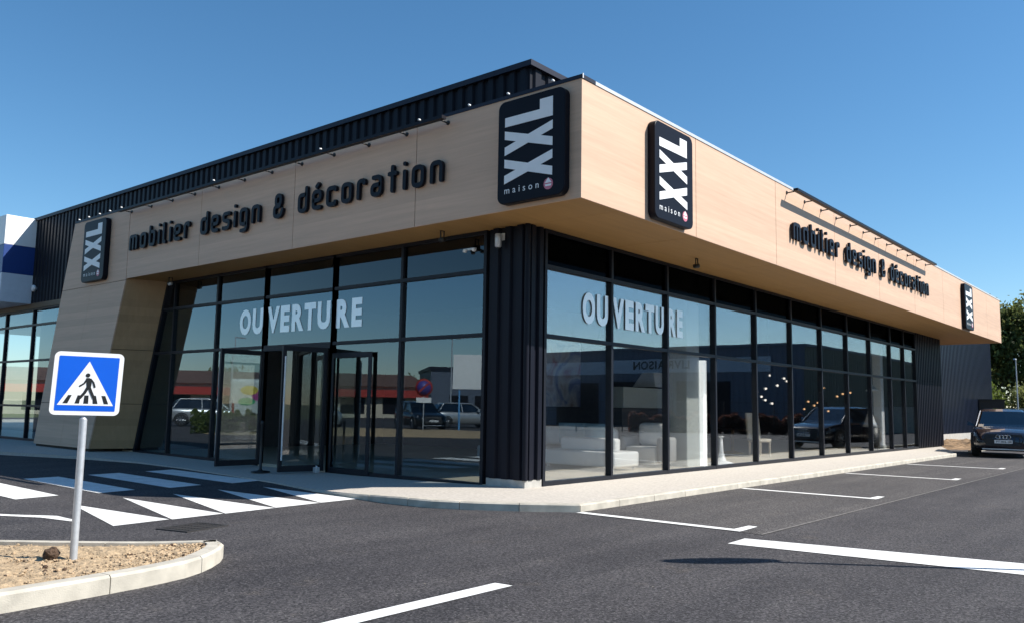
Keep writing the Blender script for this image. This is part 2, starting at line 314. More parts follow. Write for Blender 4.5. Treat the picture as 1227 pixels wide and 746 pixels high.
def stroke(mb, pts, w, z0, z1, closed=False, mi=0):  # a flat bar of width w along a polyline, extruded z0..z1
    P = [Vector((p[0], p[1])) for p in pts]; m = len(P); L = []; Rr = []
    if not closed:   # square-round ends
        P = [P[0] + (P[0] - P[1]).normalized() * w * 0.35] + P + [P[-1] + (P[-1] - P[-2]).normalized() * w * 0.35]; m = len(P)
    for i in range(m):
        a = P[i - 1] if (i > 0 or closed) else None; c = P[(i + 1) % m] if (i < m - 1 or closed) else None
        t = Vector((0, 0))
        if a is not None: t += (P[i] - a).normalized()
        if c is not None: t += (c - P[i]).normalized()
        t.normalize(); nn = Vector((-t.y, t.x)); k = 1.0
        if a is not None and c is not None:
            k = 1 / max(0.5, abs(nn.dot(Vector((-(c - P[i]).normalized().y, (c - P[i]).normalized().x)))))
        h = w / 2 * k * (0.62 if (not closed and i in (0, m - 1)) else 1)
        L.append(P[i] + nn * h); Rr.append(P[i] - nn * h)
    vs = []
    for z in (z0, z1):
        for p in L: vs.append((p.x, p.y, z))
        for p in Rr: vs.append((p.x, p.y, z))
    fs = []; rg = range(m if closed else m - 1)
    for i in rg:
        j = (i + 1) % m
        fs.append((2 * m + i, 2 * m + m + i, 2 * m + m + j, 2 * m + j)); fs.append((i, j, m + j, m + i))
        fs.append((i, 2 * m + i, 2 * m + j, j)); fs.append((m + i, m + j, 3 * m + j, 3 * m + i))
    if not closed:
        fs.append((0, m, 3 * m, 2 * m)); fs.append((m - 1, 3 * m - 1, 4 * m - 1, 2 * m - 1))
    return mb.add(vs, fs, mi)
def poly2(mb, pts, z0, z1, mi=0):
    return mb.prism([(p[0], p[1], z0) for p in pts], (0, 0, z1 - z0), mi)
def circle(cx, cy, r, n=24, sy=1): return [(cx + r * math.cos(2 * math.pi * k / n), cy + sy * r * math.sin(2 * math.pi * k / n)) for k in range(n)]

FONT = {}
def glyph(ch, bold=0.0):
    """mesh of one built-in-font character: (verts2d, faces, xmin, xmax, ymin, ymax)"""
    key = (ch, bold)
    if key in FONT: return FONT[key]
    cu = bpy.data.curves.new('g', 'FONT'); cu.body = ch; cu.size = 1; cu.offset = bold; cu.resolution_u = 4
    ob = bpy.data.objects.new('g', cu); COL.objects.link(ob); dg = bpy.context.evaluated_depsgraph_get()
    me = bpy.data.meshes.new_from_object(ob.evaluated_get(dg)); bpy.data.objects.remove(ob)
    v = [(p.co.x, p.co.y) for p in me.vertices]; f = [list(p.vertices) for p in me.polygons]
    xs = [p[0] for p in v]; ys = [p[1] for p in v]
    FONT[key] = (v, f, min(xs), max(xs), min(ys), max(ys)); bpy.data.meshes.remove(me); return FONT[key]
def put_glyph(mb, ch, x0, x1, y0, y1, z, bold=0.0, mi=0, thick=0.002):
    v, f, a, b, c, d = glyph(ch, bold); n = len(v)
    q = [(x0 + (p[0] - a) / (b - a) * (x1 - x0), y0 + (p[1] - c) / (d - c) * (y1 - y0)) for p in v]
    edges = {}
    for fc in f:
        for i in range(len(fc)): edges[(fc[i], fc[(i + 1) % len(fc)])] = 1
    side = [(i, j, n + j, n + i) for (i, j) in edges if (j, i) not in edges]
    mb.add([(p[0], p[1], z) for p in q] + [(p[0], p[1], z + thick) for p in q], [[i + n for i in fc] for fc in f] + [list(reversed(fc)) for fc in f] + side, mi)
def write(mb, text, x, y, h, z, track=0.12, bold=0.0, mi=0):  # h = height of a capital H; keeps natural glyph proportions
    v, f, a, b, c, d = glyph('H', 0); s = h / (d - c)
    for ch in text:
        if ch == ' ': x += 0.45 * s * (d - c); continue
        g = glyph(ch, bold); put_glyph(mb, ch, x, x + (g[3] - g[2]) * s, y + g[4] * s, y + g[5] * s, z, bold, mi); x += (g[3] - g[2]) * s + track * h
    return x

# ------------------------------------------------------------------ dimensions
GX, GY = 10.877, 8.791        # glazing planes (left facade x = GX, right facade y = GY)
FX, FY = 9.909, 7.01          # fascia planes
ZS, ZT = 4.49, 6.315          # soffit, fascia top
BZ = 7.35                     # top of the tall dark box
XE = 41.35                    # right end of fascia
ZP = 0.10                     # pavement

# ------------------------------------------------------------------ ground
b = MB(); b.add([(-900, -900, -0.03), (900, -900, -0.03), (900, 900, -0.03), (-900, 900, -0.03)], [(0, 1, 2, 3)]); struct('ground', b, M['field'])
b = MB(); b.add([(-45, -45, 0), (110, -45, 0), (110, 70, 0), (-45, 70, 0)], [(0, 1, 2, 3)]); struct('car_park', b, M['asphalt'])
b = MB(); b.add([(9.45, 4.12, .004), (30.9, 4.06, .004), (30.9, 6.95, .004), (9.75, 6.95, .004)], [(0, 1, 2, 3)]); struct('parking_bays', b, M['bay'])
b = MB()
b.add([(9.43, 4.10, .008), (30.9, 4.035, .008), (30.9, 4.06, .008), (9.45, 4.13, .008)], [(0, 1, 2, 3)])
struct('joint_line', b, mat('pale_joint', (0.17, 0.16, 0.15), 0.9, var=0.3, scale=8))

# pavement: outer edge (with its height) against the building line
outer = [(33.6, 8.2, .02), (33.3, 7.35, .08), (31.6, 6.85, .09), (24, 6.85, .10), (16, 6.83, .10), (11.5, 6.80, .10), (9.62, 6.79, .10), (9.1, 7.42, .10), (8.72, 7.98, .10), (8.46, 8.55, .10),
         (8.38, 9.3, .095), (8.44, 10.1, .07), (8.62, 11.4, .035), (8.95, 13.0, .022), (9.2, 15, .022), (9.4, 17, .022), (9.45, 19, .03), (9.1, 21, .06), (8.3, 23.6, .08), (7.9, 28, .1), (7.9, 60, .1)]
inner = [(38.4, 10.0, .02), (38.4, 8.9, .09), (36, 8.9, .095), (24, 8.9, .10), (16, 8.9, .10), (11.5, 8.9, .10), (11.0, 8.9, .10), (11.0, 8.95, .10), (11.0, 9.0, .10), (11.0, 9.1, .10),
         (11.0, 9.6, .095), (11.0, 10.3, .08), (11.0, 11.5, .055), (11.0, 13, .04), (11.0, 15, .04), (11.0, 17, .04), (11.0, 19, .05), (11.0, 21, .07), (11.0, 23.6, .09), (11.0, 28, .1), (11.0, 60, .1)]
b = MB(); n = len(outer); ST = 4; vs = []
for i in range(n):
    for k in range(ST + 1):
        t = k / ST; vs.append(tuple(outer[i][j] * (1 - t) + inner[i][j] * t for j in range(3)))
for i in range(n): vs.append((outer[i][0], outer[i][1], -0.02))
fs = [(i * (ST + 1) + k, i * (ST + 1) + k + 1, (i + 1) * (ST + 1) + k + 1, (i + 1) * (ST + 1) + k) for i in range(n - 1) for k in range(ST)]
fs = [tuple(reversed(f)) for f in fs] + [(i * (ST + 1), (i + 1) * (ST + 1), n * (ST + 1) + i + 1, n * (ST + 1) + i) for i in range(n - 1)]
b.add(vs, fs); struct('pavement', b, M['pave'])
def kerb_run(mb, path, top, w, gap=0.012, length=1.0, base=-0.01, inside=1):
    """separate kerb stones along a path of (x, y); top: function of arc fraction or float"""
    P = [Vector(p[:2]) for p in path]; seg = [(P[i + 1] - P[i]).length for i in range(len(P) - 1)]; tot = sum(seg)
    def at(s):
        s = max(0, min(tot, s))
        for i, l in enumerate(seg):
            if s <= l + 1e-9: return P[i].lerp(P[i + 1], s / l), (P[i + 1] - P[i]).normalized()
            s -= l
        return P[-1], (P[-1] - P[-2]).normalized()
    k = max(1, round(tot / length)); st = tot / k
    for i in range(k):
        m_ = 4; ring = []
        for j in range(m_ + 1):
            s = i * st + gap / 2 + (st - gap) * j / m_; p, d = at(s); q1 = at(s - .12)[1]; q2 = at(s + .12)[1]; d = (q1 + q2).normalized(); nn = Vector((-d.y, d.x)) * inside
            z = top(s / tot) if callable(top) else top
            ring.append([(p.x, p.y, base), (p.x, p.y, z - .02), (p.x + nn.x * .02, p.y + nn.y * .02, z), (p.x + nn.x * w, p.y + nn.y * w, z), (p.x + nn.x * w, p.y + nn.y * w, base)])
        vs = [q for r_ in ring for q in r_]
        fs = [(j * 5 + a, j * 5 + a + 1, j * 5 + 6 + a, j * 5 + 5 + a) for j in range(m_) for a in range(4)] + [(0, 1, 2, 3, 4), tuple(m_ * 5 + a for a in (4, 3, 2, 1, 0))]
        mb.add(vs, fs)
b = MB()
kp = [(9.60, 6.77), (9.08, 7.40), (8.70, 7.96), (8.44, 8.53), (8.36, 9.3), (8.42, 10.1), (8.60, 11.4)]
kerb_run(b, kp, lambda s: 0.112 if s < 0.55 else 0.112 - (s - 0.55) / 0.45 * 0.09, 0.14, inside=-1, length=0.85)
kerb_run(b, [(31.6, 6.83), (24, 6.83), (16, 6.81), (9.62, 6.78)], 0.106, 0.10, inside=-1, length=1.0)
struct('kerb', b, M['kerb'])

# markings
def sheet(mb, pts, z=0.006): mb.add([(p[0], p[1], z) for p in pts], [tuple(range(len(pts)))])
b = MB()
for k in range(-5, 4):       # zebra bars, 0.5 m wide
    x0 = 6.02 + 1.22 * k * 0.98
    s = 0.28 * k * 0.5
    sheet(b, [(x0 - .02 , 13.22 + .16 * k * .5), (x0 + .62, 13.36 + .16 * k * .5), (x0 + .72, 16.5 + .16 * k), (x0 + .08, 16.4 + .16 * k)])
zeb = struct('zebra_crossing', b, M['paint'])
b = MB()
for t in ([(5.12, 12.03), (5.31, 9.79), (4.59, 9.69)], [(5.98, 12.39), (6.06, 9.83), (5.33, 9.76)], [(6.77, 12.42), (6.88, 9.90), (6.08, 9.82)], [(7.62, 12.57), (7.69, 9.98), (6.90, 9.91)], [(8.42, 12.5), (8.42, 10.03), (7.71, 9.99)]): sheet(b, t)
struct('yield_triangles', b, M['paint'])
b = MB()
for i, x in enumerate((9.56, 14.72, 20.3, 25.38)):
    w = 0.075; y1 = 4.40
    sheet(b, [(x - w, 6.76), (x - w, y1), (x + w, y1), (x + w, 6.76)], 0.009)
    sheet(b, [(x + w, y1), (x + .48, y1 + .02), (x + .48, y1 + .14), (x + w, y1 + .14)], 0.009)
struct('bay_lines', b, M['paint'])
b = MB(); sheet(b, [(8.56, 4.11), (9.03, 4.13), (9.52, 1.51), (9.75, -4), (9.25, -4), (8.86, 1.4)]); struct('stop_line', b, M['paint'])
b = MB(); sheet(b, [(2.2, 4.545), (2.2, 4.375), (5.31, 4.395), (5.29, 4.565)]); struct('lane_line', b, M['paint'])
b = MB(); sheet(b, [(2.0, 15.6), (1.85, 15.55), (4.02, 11.45), (4.30, 10.95), (4.42, 10.38), (4.50, 10.42), (4.50, 10.98), (4.17, 11.45)]); struct('edge_line', b, M['paint'])
# gully grate set in the asphalt
g = thing('drain_grate', 'dark cast iron drain grate in the asphalt in front of the yield triangles', 'drain grate', (5.17, 9.0, 0), R(15)); g.scale = (.82, .62, 1)
b = MB(); b.box(-.38, .38, -.38, -.33, 0, .012).box(-.38, .38, .33, .38, 0, .012).box(-.38, -.33, -.33, .33, 0, .012).box(.33, .38, -.33, .33, 0, .012); b.build('rim', M['iron'], g)
b = MB()
for k in range(9): b.box(-.33, .33, -.31 + k * .074, -.275 + k * .074, 0, .009)
for k in range(4): b.box(-.26 + k * .165, -.235 + k * .165, -.33, .33, .001, .0105)
b.build('bars', M['iron'], g)

# ------------------------------------------------------------------ traffic island
front = [(-8, 6.55), (-3, 6.36), (0, 6.24), (1.4, 6.24), (2.26, 6.28), (2.6, 6.31), (2.95, 6.35), (3.35, 6.40), (3.68, 6.49), (3.96, 6.64), (4.22, 6.87), (4.40, 7.10), (4.45, 7.3)]
back = [(-8, 20), (-3, 16.2), (0, 12.5), (1.4, 10.75), (2.4, 9.45), (3.0, 8.72), (3.4, 8.25), (3.75, 7.86), (3.98, 7.62), (4.15, 7.5), (4.27, 7.42), (4.38, 7.36), (4.45, 7.3)]
b = MB(); kerb_run(b, front, 0.135, 0.14, inside=1, length=0.95, gap=0.008); kerb_run(b, list(reversed(back)), 0.135, 0.12, inside=1, length=0.95, gap=0.008); struct('kerb', b, M['kerb'])
b = MB(); U = 70; V = 300; vs = []
def lerp_path(P, t):
    a = [0]
    for i in range(len(P) - 1): a.append(a[-1] + 1)
    s = t * a[-1]; i = min(int(s), len(P) - 2); f = s - i
    return Vector(P[i]).lerp(Vector(P[i + 1]), f)
for i in range(V + 1):
    t = i / V * 0.985
    A = lerp_path(front, t); B = lerp_path(back, t); d = (B - A); L = max(d.length, .01); d = d / L
    for j in range(U + 1):
        u = (j / U) ** 1.5; q = A + d * (0.10 + (L - 0.2) * u) if L > .25 else A.lerp(B, .5)
        e = min(1, min(u, 1 - u) * L / 0.25)
        h = 0.10 + e * (0.012 + 0.04 * abs(noise.noise(Vector((q.x * 1.4, q.y * 1.4, 3)))) + 0.016 * noise.noise(Vector((q.x * 7, q.y * 7, 1))) + 0.014 * noise.noise(Vector((q.x * 24, q.y * 24, 5))))
        vs.append((q.x, q.y, h))
b.add(vs, [(i * (U + 1) + j, (i + 1) * (U + 1) + j, (i + 1) * (U + 1) + j + 1, i * (U + 1) + j + 1) for i in range(V) for j in range(U)], 0, True)
struct('soil_bed', b, M['soil'])
def clod(mb, c, r, seed, mi=0, flat=0.7):
    nn, mm = 7, 9; vs = []
    for i in range(nn):
        ph = math.pi * i / (nn - 1)
        for j in range(mm):
            th = 2 * math.pi * j / mm; d = Vector((math.sin(ph) * math.cos(th), math.sin(ph) * math.sin(th), math.cos(ph)))
            k = r * (1 + 0.45 * noise.noise(d * 1.6 + Vector((seed, seed * .7, 0)))); vs.append((c[0] + d.x * k, c[1] + d.y * k, c[2] + d.z * k * flat))
    mb.add(vs, [(i * mm + j, i * mm + (j + 1) % mm, (i + 1) * mm + (j + 1) % mm, (i + 1) * mm + j) for i in range(nn - 1) for j in range(mm)], mi, False)
b = MB()
for k in range(1700):
    t = rng.uniform(.3, .90); u = rng.uniform(.1, .9); A = lerp_path(front, t); B = lerp_path(back, t); q = A.lerp(B, u)
    r = min((.022), .003 + .0042 * rng.exponential()); clod(b, (q.x, q.y, .118 + r * .2), r, k, int(k % 9 == 0))
tag(b.build('soil_crumbs', [M['clod'], M['darkclod']]), 'loose crumbs of dry soil scattered on the island bed', 'soil crumbs', kind='stuff')
b = MB(); clod(b, (0, 0, .03), .062, 3, 0, .9); o = b.build('soil_clod', M['darkclod']); o.location = (3.02, 7.42, .13)
tag(o, 'dark brown clod of earth lying beside the sign post', 'clod')

# ------------------------------------------------------------------ the store
store = thing('store_building', 'large furniture store with wood-look fascia, dark cladding and glazed corner', 'building', (GX, GY, 0))
PX = Matrix.Translation((-GX, -GY, 0))       # world -> store space
def part(mb, name, m, parent=None, bevel=0.0):
    o = mb.build(name, m, parent or store, None if (parent and parent != store) else PX, bevel); return o
def spart(mb, name, m, parent): # sub-part: parent already holds world-minus-origin vertices at identity
    return mb.build(name, m, parent, PX)
def corrugated(mb, p0, p1, z0, z1, nrm, pitch=0.333, depth=0.045, mi=0):
    """trapezoidal ribbed cladding between two ground points, outward normal nrm"""
    p0 = Vector(p0); p1 = Vector(p1); L = (p1 - p0).length; d = (p1 - p0) / L; nrm = Vector(nrm); xs = []; k = 0
    while k * pitch < L:
        for f, h in ((0, 0), (.18, 0), (.28, 1), (.72, 1), (.82, 0)):
            s = (k + f) * pitch
            if s <= L: xs.append((s, h))
        k += 1
    xs.append((L, 0)); vs = []
    for s, h in xs:
        q = p0 + d * s + nrm * (depth * h); vs.append((q.x, q.y, z0)); vs.append((q.x, q.y, z1))
    fl = d.cross(Vector((0, 0))) if False else None
    sgn = (d.x * nrm.y - d.y * nrm.x) < 0
    fs = [((2 * i, 2 * i + 2, 2 * i + 3, 2 * i + 1) if sgn else (2 * i, 2 * i + 1, 2 * i + 3, 2 * i + 2)) for i in range(len(xs) - 1)]
    mb.add(vs, fs, mi)
# tall dark box above the glazing, with its roof and coping
b = MB()
corrugated(b, (GX, GY), (GX, 46), ZS + .02, BZ - .02, (-1, 0), 0.25)
corrugated(b, (GX, GY), (38.3, GY), ZS + .02, BZ - .02, (0, -1), 0.36)
corrugated(b, (38.3, GY), (38.3, 10.3), ZS + .02, BZ - .02, (1, 0), 0.36)
b.box(GX + .06, 38.25, GY + .06, 46, ZS + .1, ZS + .16); b.box(GX + .06, 38.25, GY + .06, 46, BZ - .5, BZ - .4)
b.box(56.8, 56.94, 10.46, 30, 0, BZ - .5)
part(b, 'upper_wall', M['clad'])
b = MB(); b.box(GX - .10, GX + .2, GY - .10, 46, BZ - .1, BZ).box(GX + .2, 38.35, GY - .10, GY + .2, BZ - .1, BZ); part(b, 'roof_coping', M['cap'])
# solid cladding left of the portal (above neighbouring glazing)
# fascia
b = MB(); b.box(FX + .03, FX + .1, FY + .03, 23.0, ZS + .03, ZT - .02).box(FX + .1, XE - .03, FY + .03, FY + .1, ZS + .03, ZT - .02)
b.box(XE - .08, XE - .02, FY + .1, 10.2, ZS + .03, ZT - .02)
part(b, 'fascia_frame', M['seam'])
SG = .007
seams = [FY, 10.55, 14.1, 17.67, 21.13]
for i in range(4):
    b = MB(); b.box(FX, FX + .028, seams[i] + (SG if i else 0), seams[i + 1] - SG, ZS, ZT); part(b, 'fascia_panel', M['wood_y'])
sx = [FX, 13.49, 17.1, 20.72, 24.25, 27.82, 31.4, 35.0, 38.55, XE]
for i in range(9):
    b = MB(); b.box(sx[i] + (SG if i else .0281), sx[i + 1] - (SG if i < 8 else 0), FY, FY + .028, ZS, ZT); part(b, 'fascia_panel', M['wood_x'])
b = MB(); b.box(XE - .028, XE, FY + .0285, 10.2, ZS, ZT); part(b, 'fascia_panel', M['wood_y'])
# soffit in large boards with fine joints
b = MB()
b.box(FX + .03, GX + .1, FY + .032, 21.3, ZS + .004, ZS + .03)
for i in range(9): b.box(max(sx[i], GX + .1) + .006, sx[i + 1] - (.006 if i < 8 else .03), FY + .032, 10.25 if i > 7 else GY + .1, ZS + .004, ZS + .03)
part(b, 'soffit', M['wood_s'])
b = MB(); b.box(FX - .012, FX + .35, FY - .012, 24.35, ZT, ZT + .06); part(b, 'fascia_coping', M['cap'])  # same metal coping as the front, its shade painted in as a dark colour
b = MB(); b.box(FX + .35, XE + .01, FY - .012, FY + .35, ZT, ZT + .055); b.box(FX - .005, FX + .02, FY - .02, FY + .0, ZT - .0, ZT + .075); part(b, 'fascia_coping', M['coping'])
b = MB(); b.box(FX + .3, GX, FY + .1, 24.0, ZT - .1, ZT - .05).box(GX, XE - .1, FY + .1, GY + .05, ZT - .1, ZT - .05).box(38, XE - .1, GY + .05, 10.3, ZT - .1, ZT - .05); part(b, 'canopy_roof', M['clad'])
# slanted portal at the left end
z1_, z2_ = 1.33, 4.455
def yl(z): return 24.42 + (ZT - z) * (26.13 - 24.42) / (ZT - .1)      # outer edge of front face
def yr(z): return 21.14 + (4.47 - z) * (22.6 - 21.14) / 4.34           # inner edge of front face
b = MB()
for za, zb in ((.16, z1_ - .006), (z1_ + .006, z2_ - .006)):
    mid = .5
    ym0, ym1 = yr(za) + (yl(za) - yr(za)) * mid, yr(zb) + (yl(zb) - yr(zb)) * mid
    b.hexa([(FX, yr(za), za), (FX, ym0 - .004, za), (FX + .03, ym0 - .004, za), (FX + .03, yr(za), za), (FX, yr(zb), zb), (FX, ym1 - .004, zb), (FX + .03, ym1 - .004, zb), (FX + .03, yr(zb), zb)])
    b.hexa([(FX, ym0 + .004, za), (FX, yl(za), za), (FX + .03, yl(za), za), (FX + .03, ym0 + .004, za), (FX, ym1 + .004, zb), (FX, yl(zb), zb), (FX + .03, yl(zb), zb), (FX + .03, ym1 + .004, zb)])
za, zb = z2_ + .006, ZT
b.hexa([(FX, 21.14 + SG, za), (FX, yl(za), za), (FX + .03, yl(za), za), (FX + .03, 21.14 + SG, za), (FX, 21.14 + SG, zb), (FX, yl(zb), zb), (FX + .03, yl(zb), zb), (FX + .03, 21.14 + SG, zb)])
part(b, 'portal_panel', M['wood_y'])
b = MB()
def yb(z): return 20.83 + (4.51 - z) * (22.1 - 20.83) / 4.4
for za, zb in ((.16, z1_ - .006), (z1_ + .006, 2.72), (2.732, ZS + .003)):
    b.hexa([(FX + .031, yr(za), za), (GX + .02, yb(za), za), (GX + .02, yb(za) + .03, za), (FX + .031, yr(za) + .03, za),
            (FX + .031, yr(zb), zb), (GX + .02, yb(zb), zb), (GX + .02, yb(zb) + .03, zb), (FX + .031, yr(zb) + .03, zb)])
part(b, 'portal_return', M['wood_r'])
b = MB()
b.hexa([(FX + .06, yr(.02) + .06, .02), (FX + .06, yl(.02) - .04, .02), (GX - .02, yl(.02) - .04, .02), (GX - .02, yr(.02) + .06, .02),
        (FX + .06, yr(4.45) + .06, 4.45), (FX + .06, yl(4.45) - .04, 4.45), (GX - .02, yl(4.45) - .04, 4.45), (GX - .02, yr(4.45) + .06, 4.45)])
b.hexa([(FX + .06, 21.3, 4.5), (FX + .06, yl(4.5) - .04, 4.5), (GX - .02, yl(4.5) - .04, 4.5), (GX - .02, 21.3, 4.5), (FX + .06, 21.3, 6.28), (FX + .06, yl(6.28) - .04, 6.28), (GX - .02, yl(6.28) - .04, 6.28), (GX - .02, 21.3, 6.28)])
part(b, 'portal_core', M['seam'])
# corner pillar
b = MB(); corrugated(b, (GX, GY), (GX, 9.64), .22, ZS, (-1, 0), 0.27, .05); corrugated(b, (GX, GY), (11.33, GY), .22, ZS, (0, -1), 0.22, .05)
b.box(GX + .05, 11.33, GY + .05, 9.64, .05, ZS); b.tube((GX - .012, GY - .012, .22), (GX - .012, GY - .012, ZS), .05, n=8)
part(b, 'corner_pillar', M['clad'])
b = MB(); b.box(GX - .035, GX + .05, GY - .035, 9.6, .02, .22).box(GX + .05, 11.29, GY - .035, GY + .05, .02, .22); part(b, 'pillar_plinth', M['concrete'])
# right-hand cladding beyond the glazing, and the recessed wall behind
b = MB(); corrugated(b, (34.62, GY), (38.3, GY), .12, ZS, (0, -1), 0.25, .045); b.box(34.62, 38.3, GY + .03, GY + .15, .05, ZS); corrugated(b, (38.3, GY + .02), (38.3, 10.3), .12, ZS, (1, 0), 0.25, .04); part(b, 'side_wall', M['clad'])
b = MB(); corrugated(b, (38.34, 10.3), (57.0, 10.3), .44, 6.9, (0, -1), 0.30, .045); b.box(38.34, 56.95, 10.33, 10.45, .4, 6.9); part(b, 'recessed_wall', M['clad_blue'])
b = MB(); b.box(38.34, 57.0, 10.24, 10.5, -.02, .44); part(b, 'recessed_wall_plinth', M['concrete'])
# back shell of the shop so that the interior is dark
b = MB(); b.box(11.0, 38.2, 22.0, 22.1, 0, 4.6).box(38.1, 38.2, 8.95, 22, 0, 4.6).box(11.0, 38.2, 8.95, 22, 4.5, 4.56).box(GX + .3, 38.2, 29.5, 29.6, 0, 4.6)
b.box(19.5, 19.6, 15.5, 22, .1, 4.5); part(b, 'interior_shell', M['inside'])
b = MB(); b.box(GX - .03, 38.2, GY + .03, 60, -.02, .102); part(b, 'shop_floor', M['floor'])

# ---- glazing
def curtain(name, axis, edges, trans, z0, z1, gmat, skip=(), openings=(), proud=.035):
    """axis 'y': glazing runs along Y in plane x=GX, facing -X; axis 'x': along X in plane y=GY, facing -Y. Panes are children of the frame."""
    fb = MB()
    def bx(s0, s1, d0, d1, za, zb):
        if axis == 'y': fb.box(GX + d0, GX + d1, s0, s1, za, zb)
        else: fb.box(s0, s1, GY + d0, GY + d1, za, zb)
    hw = .033
    for e in edges: bx(e - hw, e + hw, -proud, .10, z0, z1)
    zz = [z0] + list(trans) + [z1]
    for i in range(len(edges) - 1):
        for k, z in enumerate(zz):
            if (i, k) in skip: continue
            h0, h1 = (0, .075) if k == 0 else ((-.06, 0) if k == len(zz) - 1 else (-.033, .033))
            bx(edges[i] + hw, edges[i + 1] - hw, -proud + .004, .09, z + h0, z + h1)
    fr = part(fb, name, M['frame'])
    for i in range(len(edges) - 1):
        for k in range(len(zz) - 1):
            if (i, k) in openings: continue
            s0, s1 = edges[i] + hw - .008, edges[i + 1] - hw + .008
            za, zb = zz[k] + (.075 if k == 0 else .033) - .008, zz[k + 1] - (.06 if k == len(zz) - 2 else .033) + .008
            pane(fr, axis, s0, s1, za, zb, M['spandrel'] if (k == len(zz) - 2 and 'far' not in name) else gmat)
    return fr
def pane(fr, axis, s0, s1, za, zb, gmat, off=.02):
    # each pane sits at its own hair's-breadth angle, as real panes do
    a, c = rng.normal(0, .0012), rng.normal(0, .0010); pb = MB(); w, h = (s1 - s0) / 2, (zb - za) / 2
    def P(s, z, d):
        dd = off + d + (s - (s0 + s1) / 2) * a + (z - (za + zb) / 2) * c
        return (GX + dd, s, z) if axis == 'y' else (s, GY + dd, z)
    ring = [(s0, za), (s1, za), (s1, zb), (s0, zb)]
    pb.hexa([P(s, z, 0) for s, z in ring] + [P(s, z, .012) for s, z in ring])
    return spart(pb, 'pane', gmat, fr)
TL1, TL2, TR1, TR2 = 2.655, 3.775, 2.64, 3.84
Lm = [9.72, 11.85, 13.92, 16.37, 18.37, 20.40]
skip = {(2, 0)}
curtain('left_glazing', 'y', Lm[:3], (TL1, TL2), .04, ZS, M['glass'])
fr = curtain('entrance_glazing', 'y', [13.92, 16.37], (TL1, TL2), .04, ZS, M['glass'], skip={(0, 0)}, openings={(0, 0)})
curtain('left_glazing', 'y', [16.37, 18.37, 20.40], (TL1, TL2), .04, ZS, M['glass'])
# trapezoid bay beside the slanted portal
fb = MB()
for (za, zb) in ((.04, TL1), (TL1, TL2), (TL2, ZS)):
    fb.box(GX - .031, GX + .09, 20.433, yb(zb) - .08, zb - .033, zb + .033)
fb.box(GX - .031, GX + .09, 20.433, yb(.05) - .06, .04, .115)
fb.hexa([(GX - .035, yb(.04) - .10, .04), (GX - .035, yb(.04) - .01, .04), (GX + .1, yb(.04) - .01, .04), (GX + .1, yb(.04) - .10, .04), (GX - .035, yb(ZS) - .10, ZS), (GX - .035, yb(ZS) - .01, ZS), (GX + .1, yb(ZS) - .01, ZS), (GX + .1, yb(ZS) - .10, ZS)])
fr = part(fb, 'slanted_glazing_frame', M['frame'])
for (za, zb) in ((.115, TL1 - .033), (TL1 + .033, TL2 - .033)):
    pb = MB(); pb.hexa([(GX + .02, 20.425, za), (GX + .02, yb(za) - .095, za), (GX + .032, yb(za) - .095, za), (GX + .032, 20.425, za), (GX + .02, 20.425, zb), (GX + .02, yb(zb) - .095, zb), (GX + .032, yb(zb) - .095, zb), (GX + .032, 20.425, zb)]); spart(pb, 'pane', M['glass'], fr)
Rm = [11.36, 13.44, 15.57, 17.76, 20.0, 22.28, 24.54, 26.79, 29.06, 31.33, 33.0, 34.58]
curtain('right_glazing', 'x', Rm, (TR1, TR2), .10, ZS, M['glass_r'])
# neighbour's glazing in the same wall, further left
curtain('far_left_glazing', 'y', [24.75, 27.1, 29.4, 31.7, 34.0, 36.3, 38.6, 41], (1.2, TL1, 3.8), .1, 4.34, M['glass'])
b = MB(); b.box(GX - .06, GX + .1, 23.6, 46, 4.34, 4.50); part(b, 'lintel', M['brass'] if False else mat('bronze_lintel', (0.10, 0.075, 0.045), 0.5, 0.2))
# entrance doors: two leaves swung outwards
def leaf(name, hy, length, sgn, ang):
    d = bpy.data.objects.new(name, None); COL.objects.link(d); d.parent = store; d.location = (-.04, hy - GY, 0); d.rotation_euler = (0, 0, ang)
    return d
def door(hy, L, ang, handle_side):
    fb = MB(); T = .03; z0, z1 = .07, 2.56
    fb.box(0, .075, -T, T, z0, z1).box(L - .075, L, -T, T, z0, z1).box(.075, L - .075, -T, T, z0, z0 + .12).box(.075, L - .075, -T, T, z1 - .1, z1)
    o = fb.build('entrance_door', M['frame'], store); o.location = (-.045, hy - GY, 0); o.rotation_euler = (0, 0, ang)
    pb = MB(); pb.box(.07, L - .07, -.006, .006, z0 + .115, z1 - .095); pb.build('pane', M['door_glass'], o)
    hb = MB(); hb.tube((L - .04, handle_side * .075, .3), (L - .04, handle_side * .075, 2.35), .018, n=10)
    for z in (.45, 2.2): hb.tube((L - .04, handle_side * .028, z), (L - .04, handle_side * .075, z), .010, n=8)
    hb.build('handle', M['galv'], o); return o
door(16.28, 1.05, R(180 - 1), -1)
door(14.02, 0.95, R(180 - 14), 1)
b = MB(); b.box(GX - .04, GX + .1, 13.955, 16.335, 2.56, 2.62); part(b, 'door_head', M['frame'])
# side emergency door with its own frame
fb = MB(); z0, z1 = .06, 2.45; y0, y1 = 12.62, 13.85
fb.box(GX - .055, GX - .036, y0, y0 + .10, z0, z1).box(GX - .055, GX - .036, y1 - .06, y1, z0, z1).box(GX - .055, GX - .036, y0 + .10, y1 - .06, z1 - .1, z1).box(GX - .055, GX - .036, y0 + .10, y1 - .06, z0, z0 + .1)
part(fb, 'side_door_frame', M['frame'])

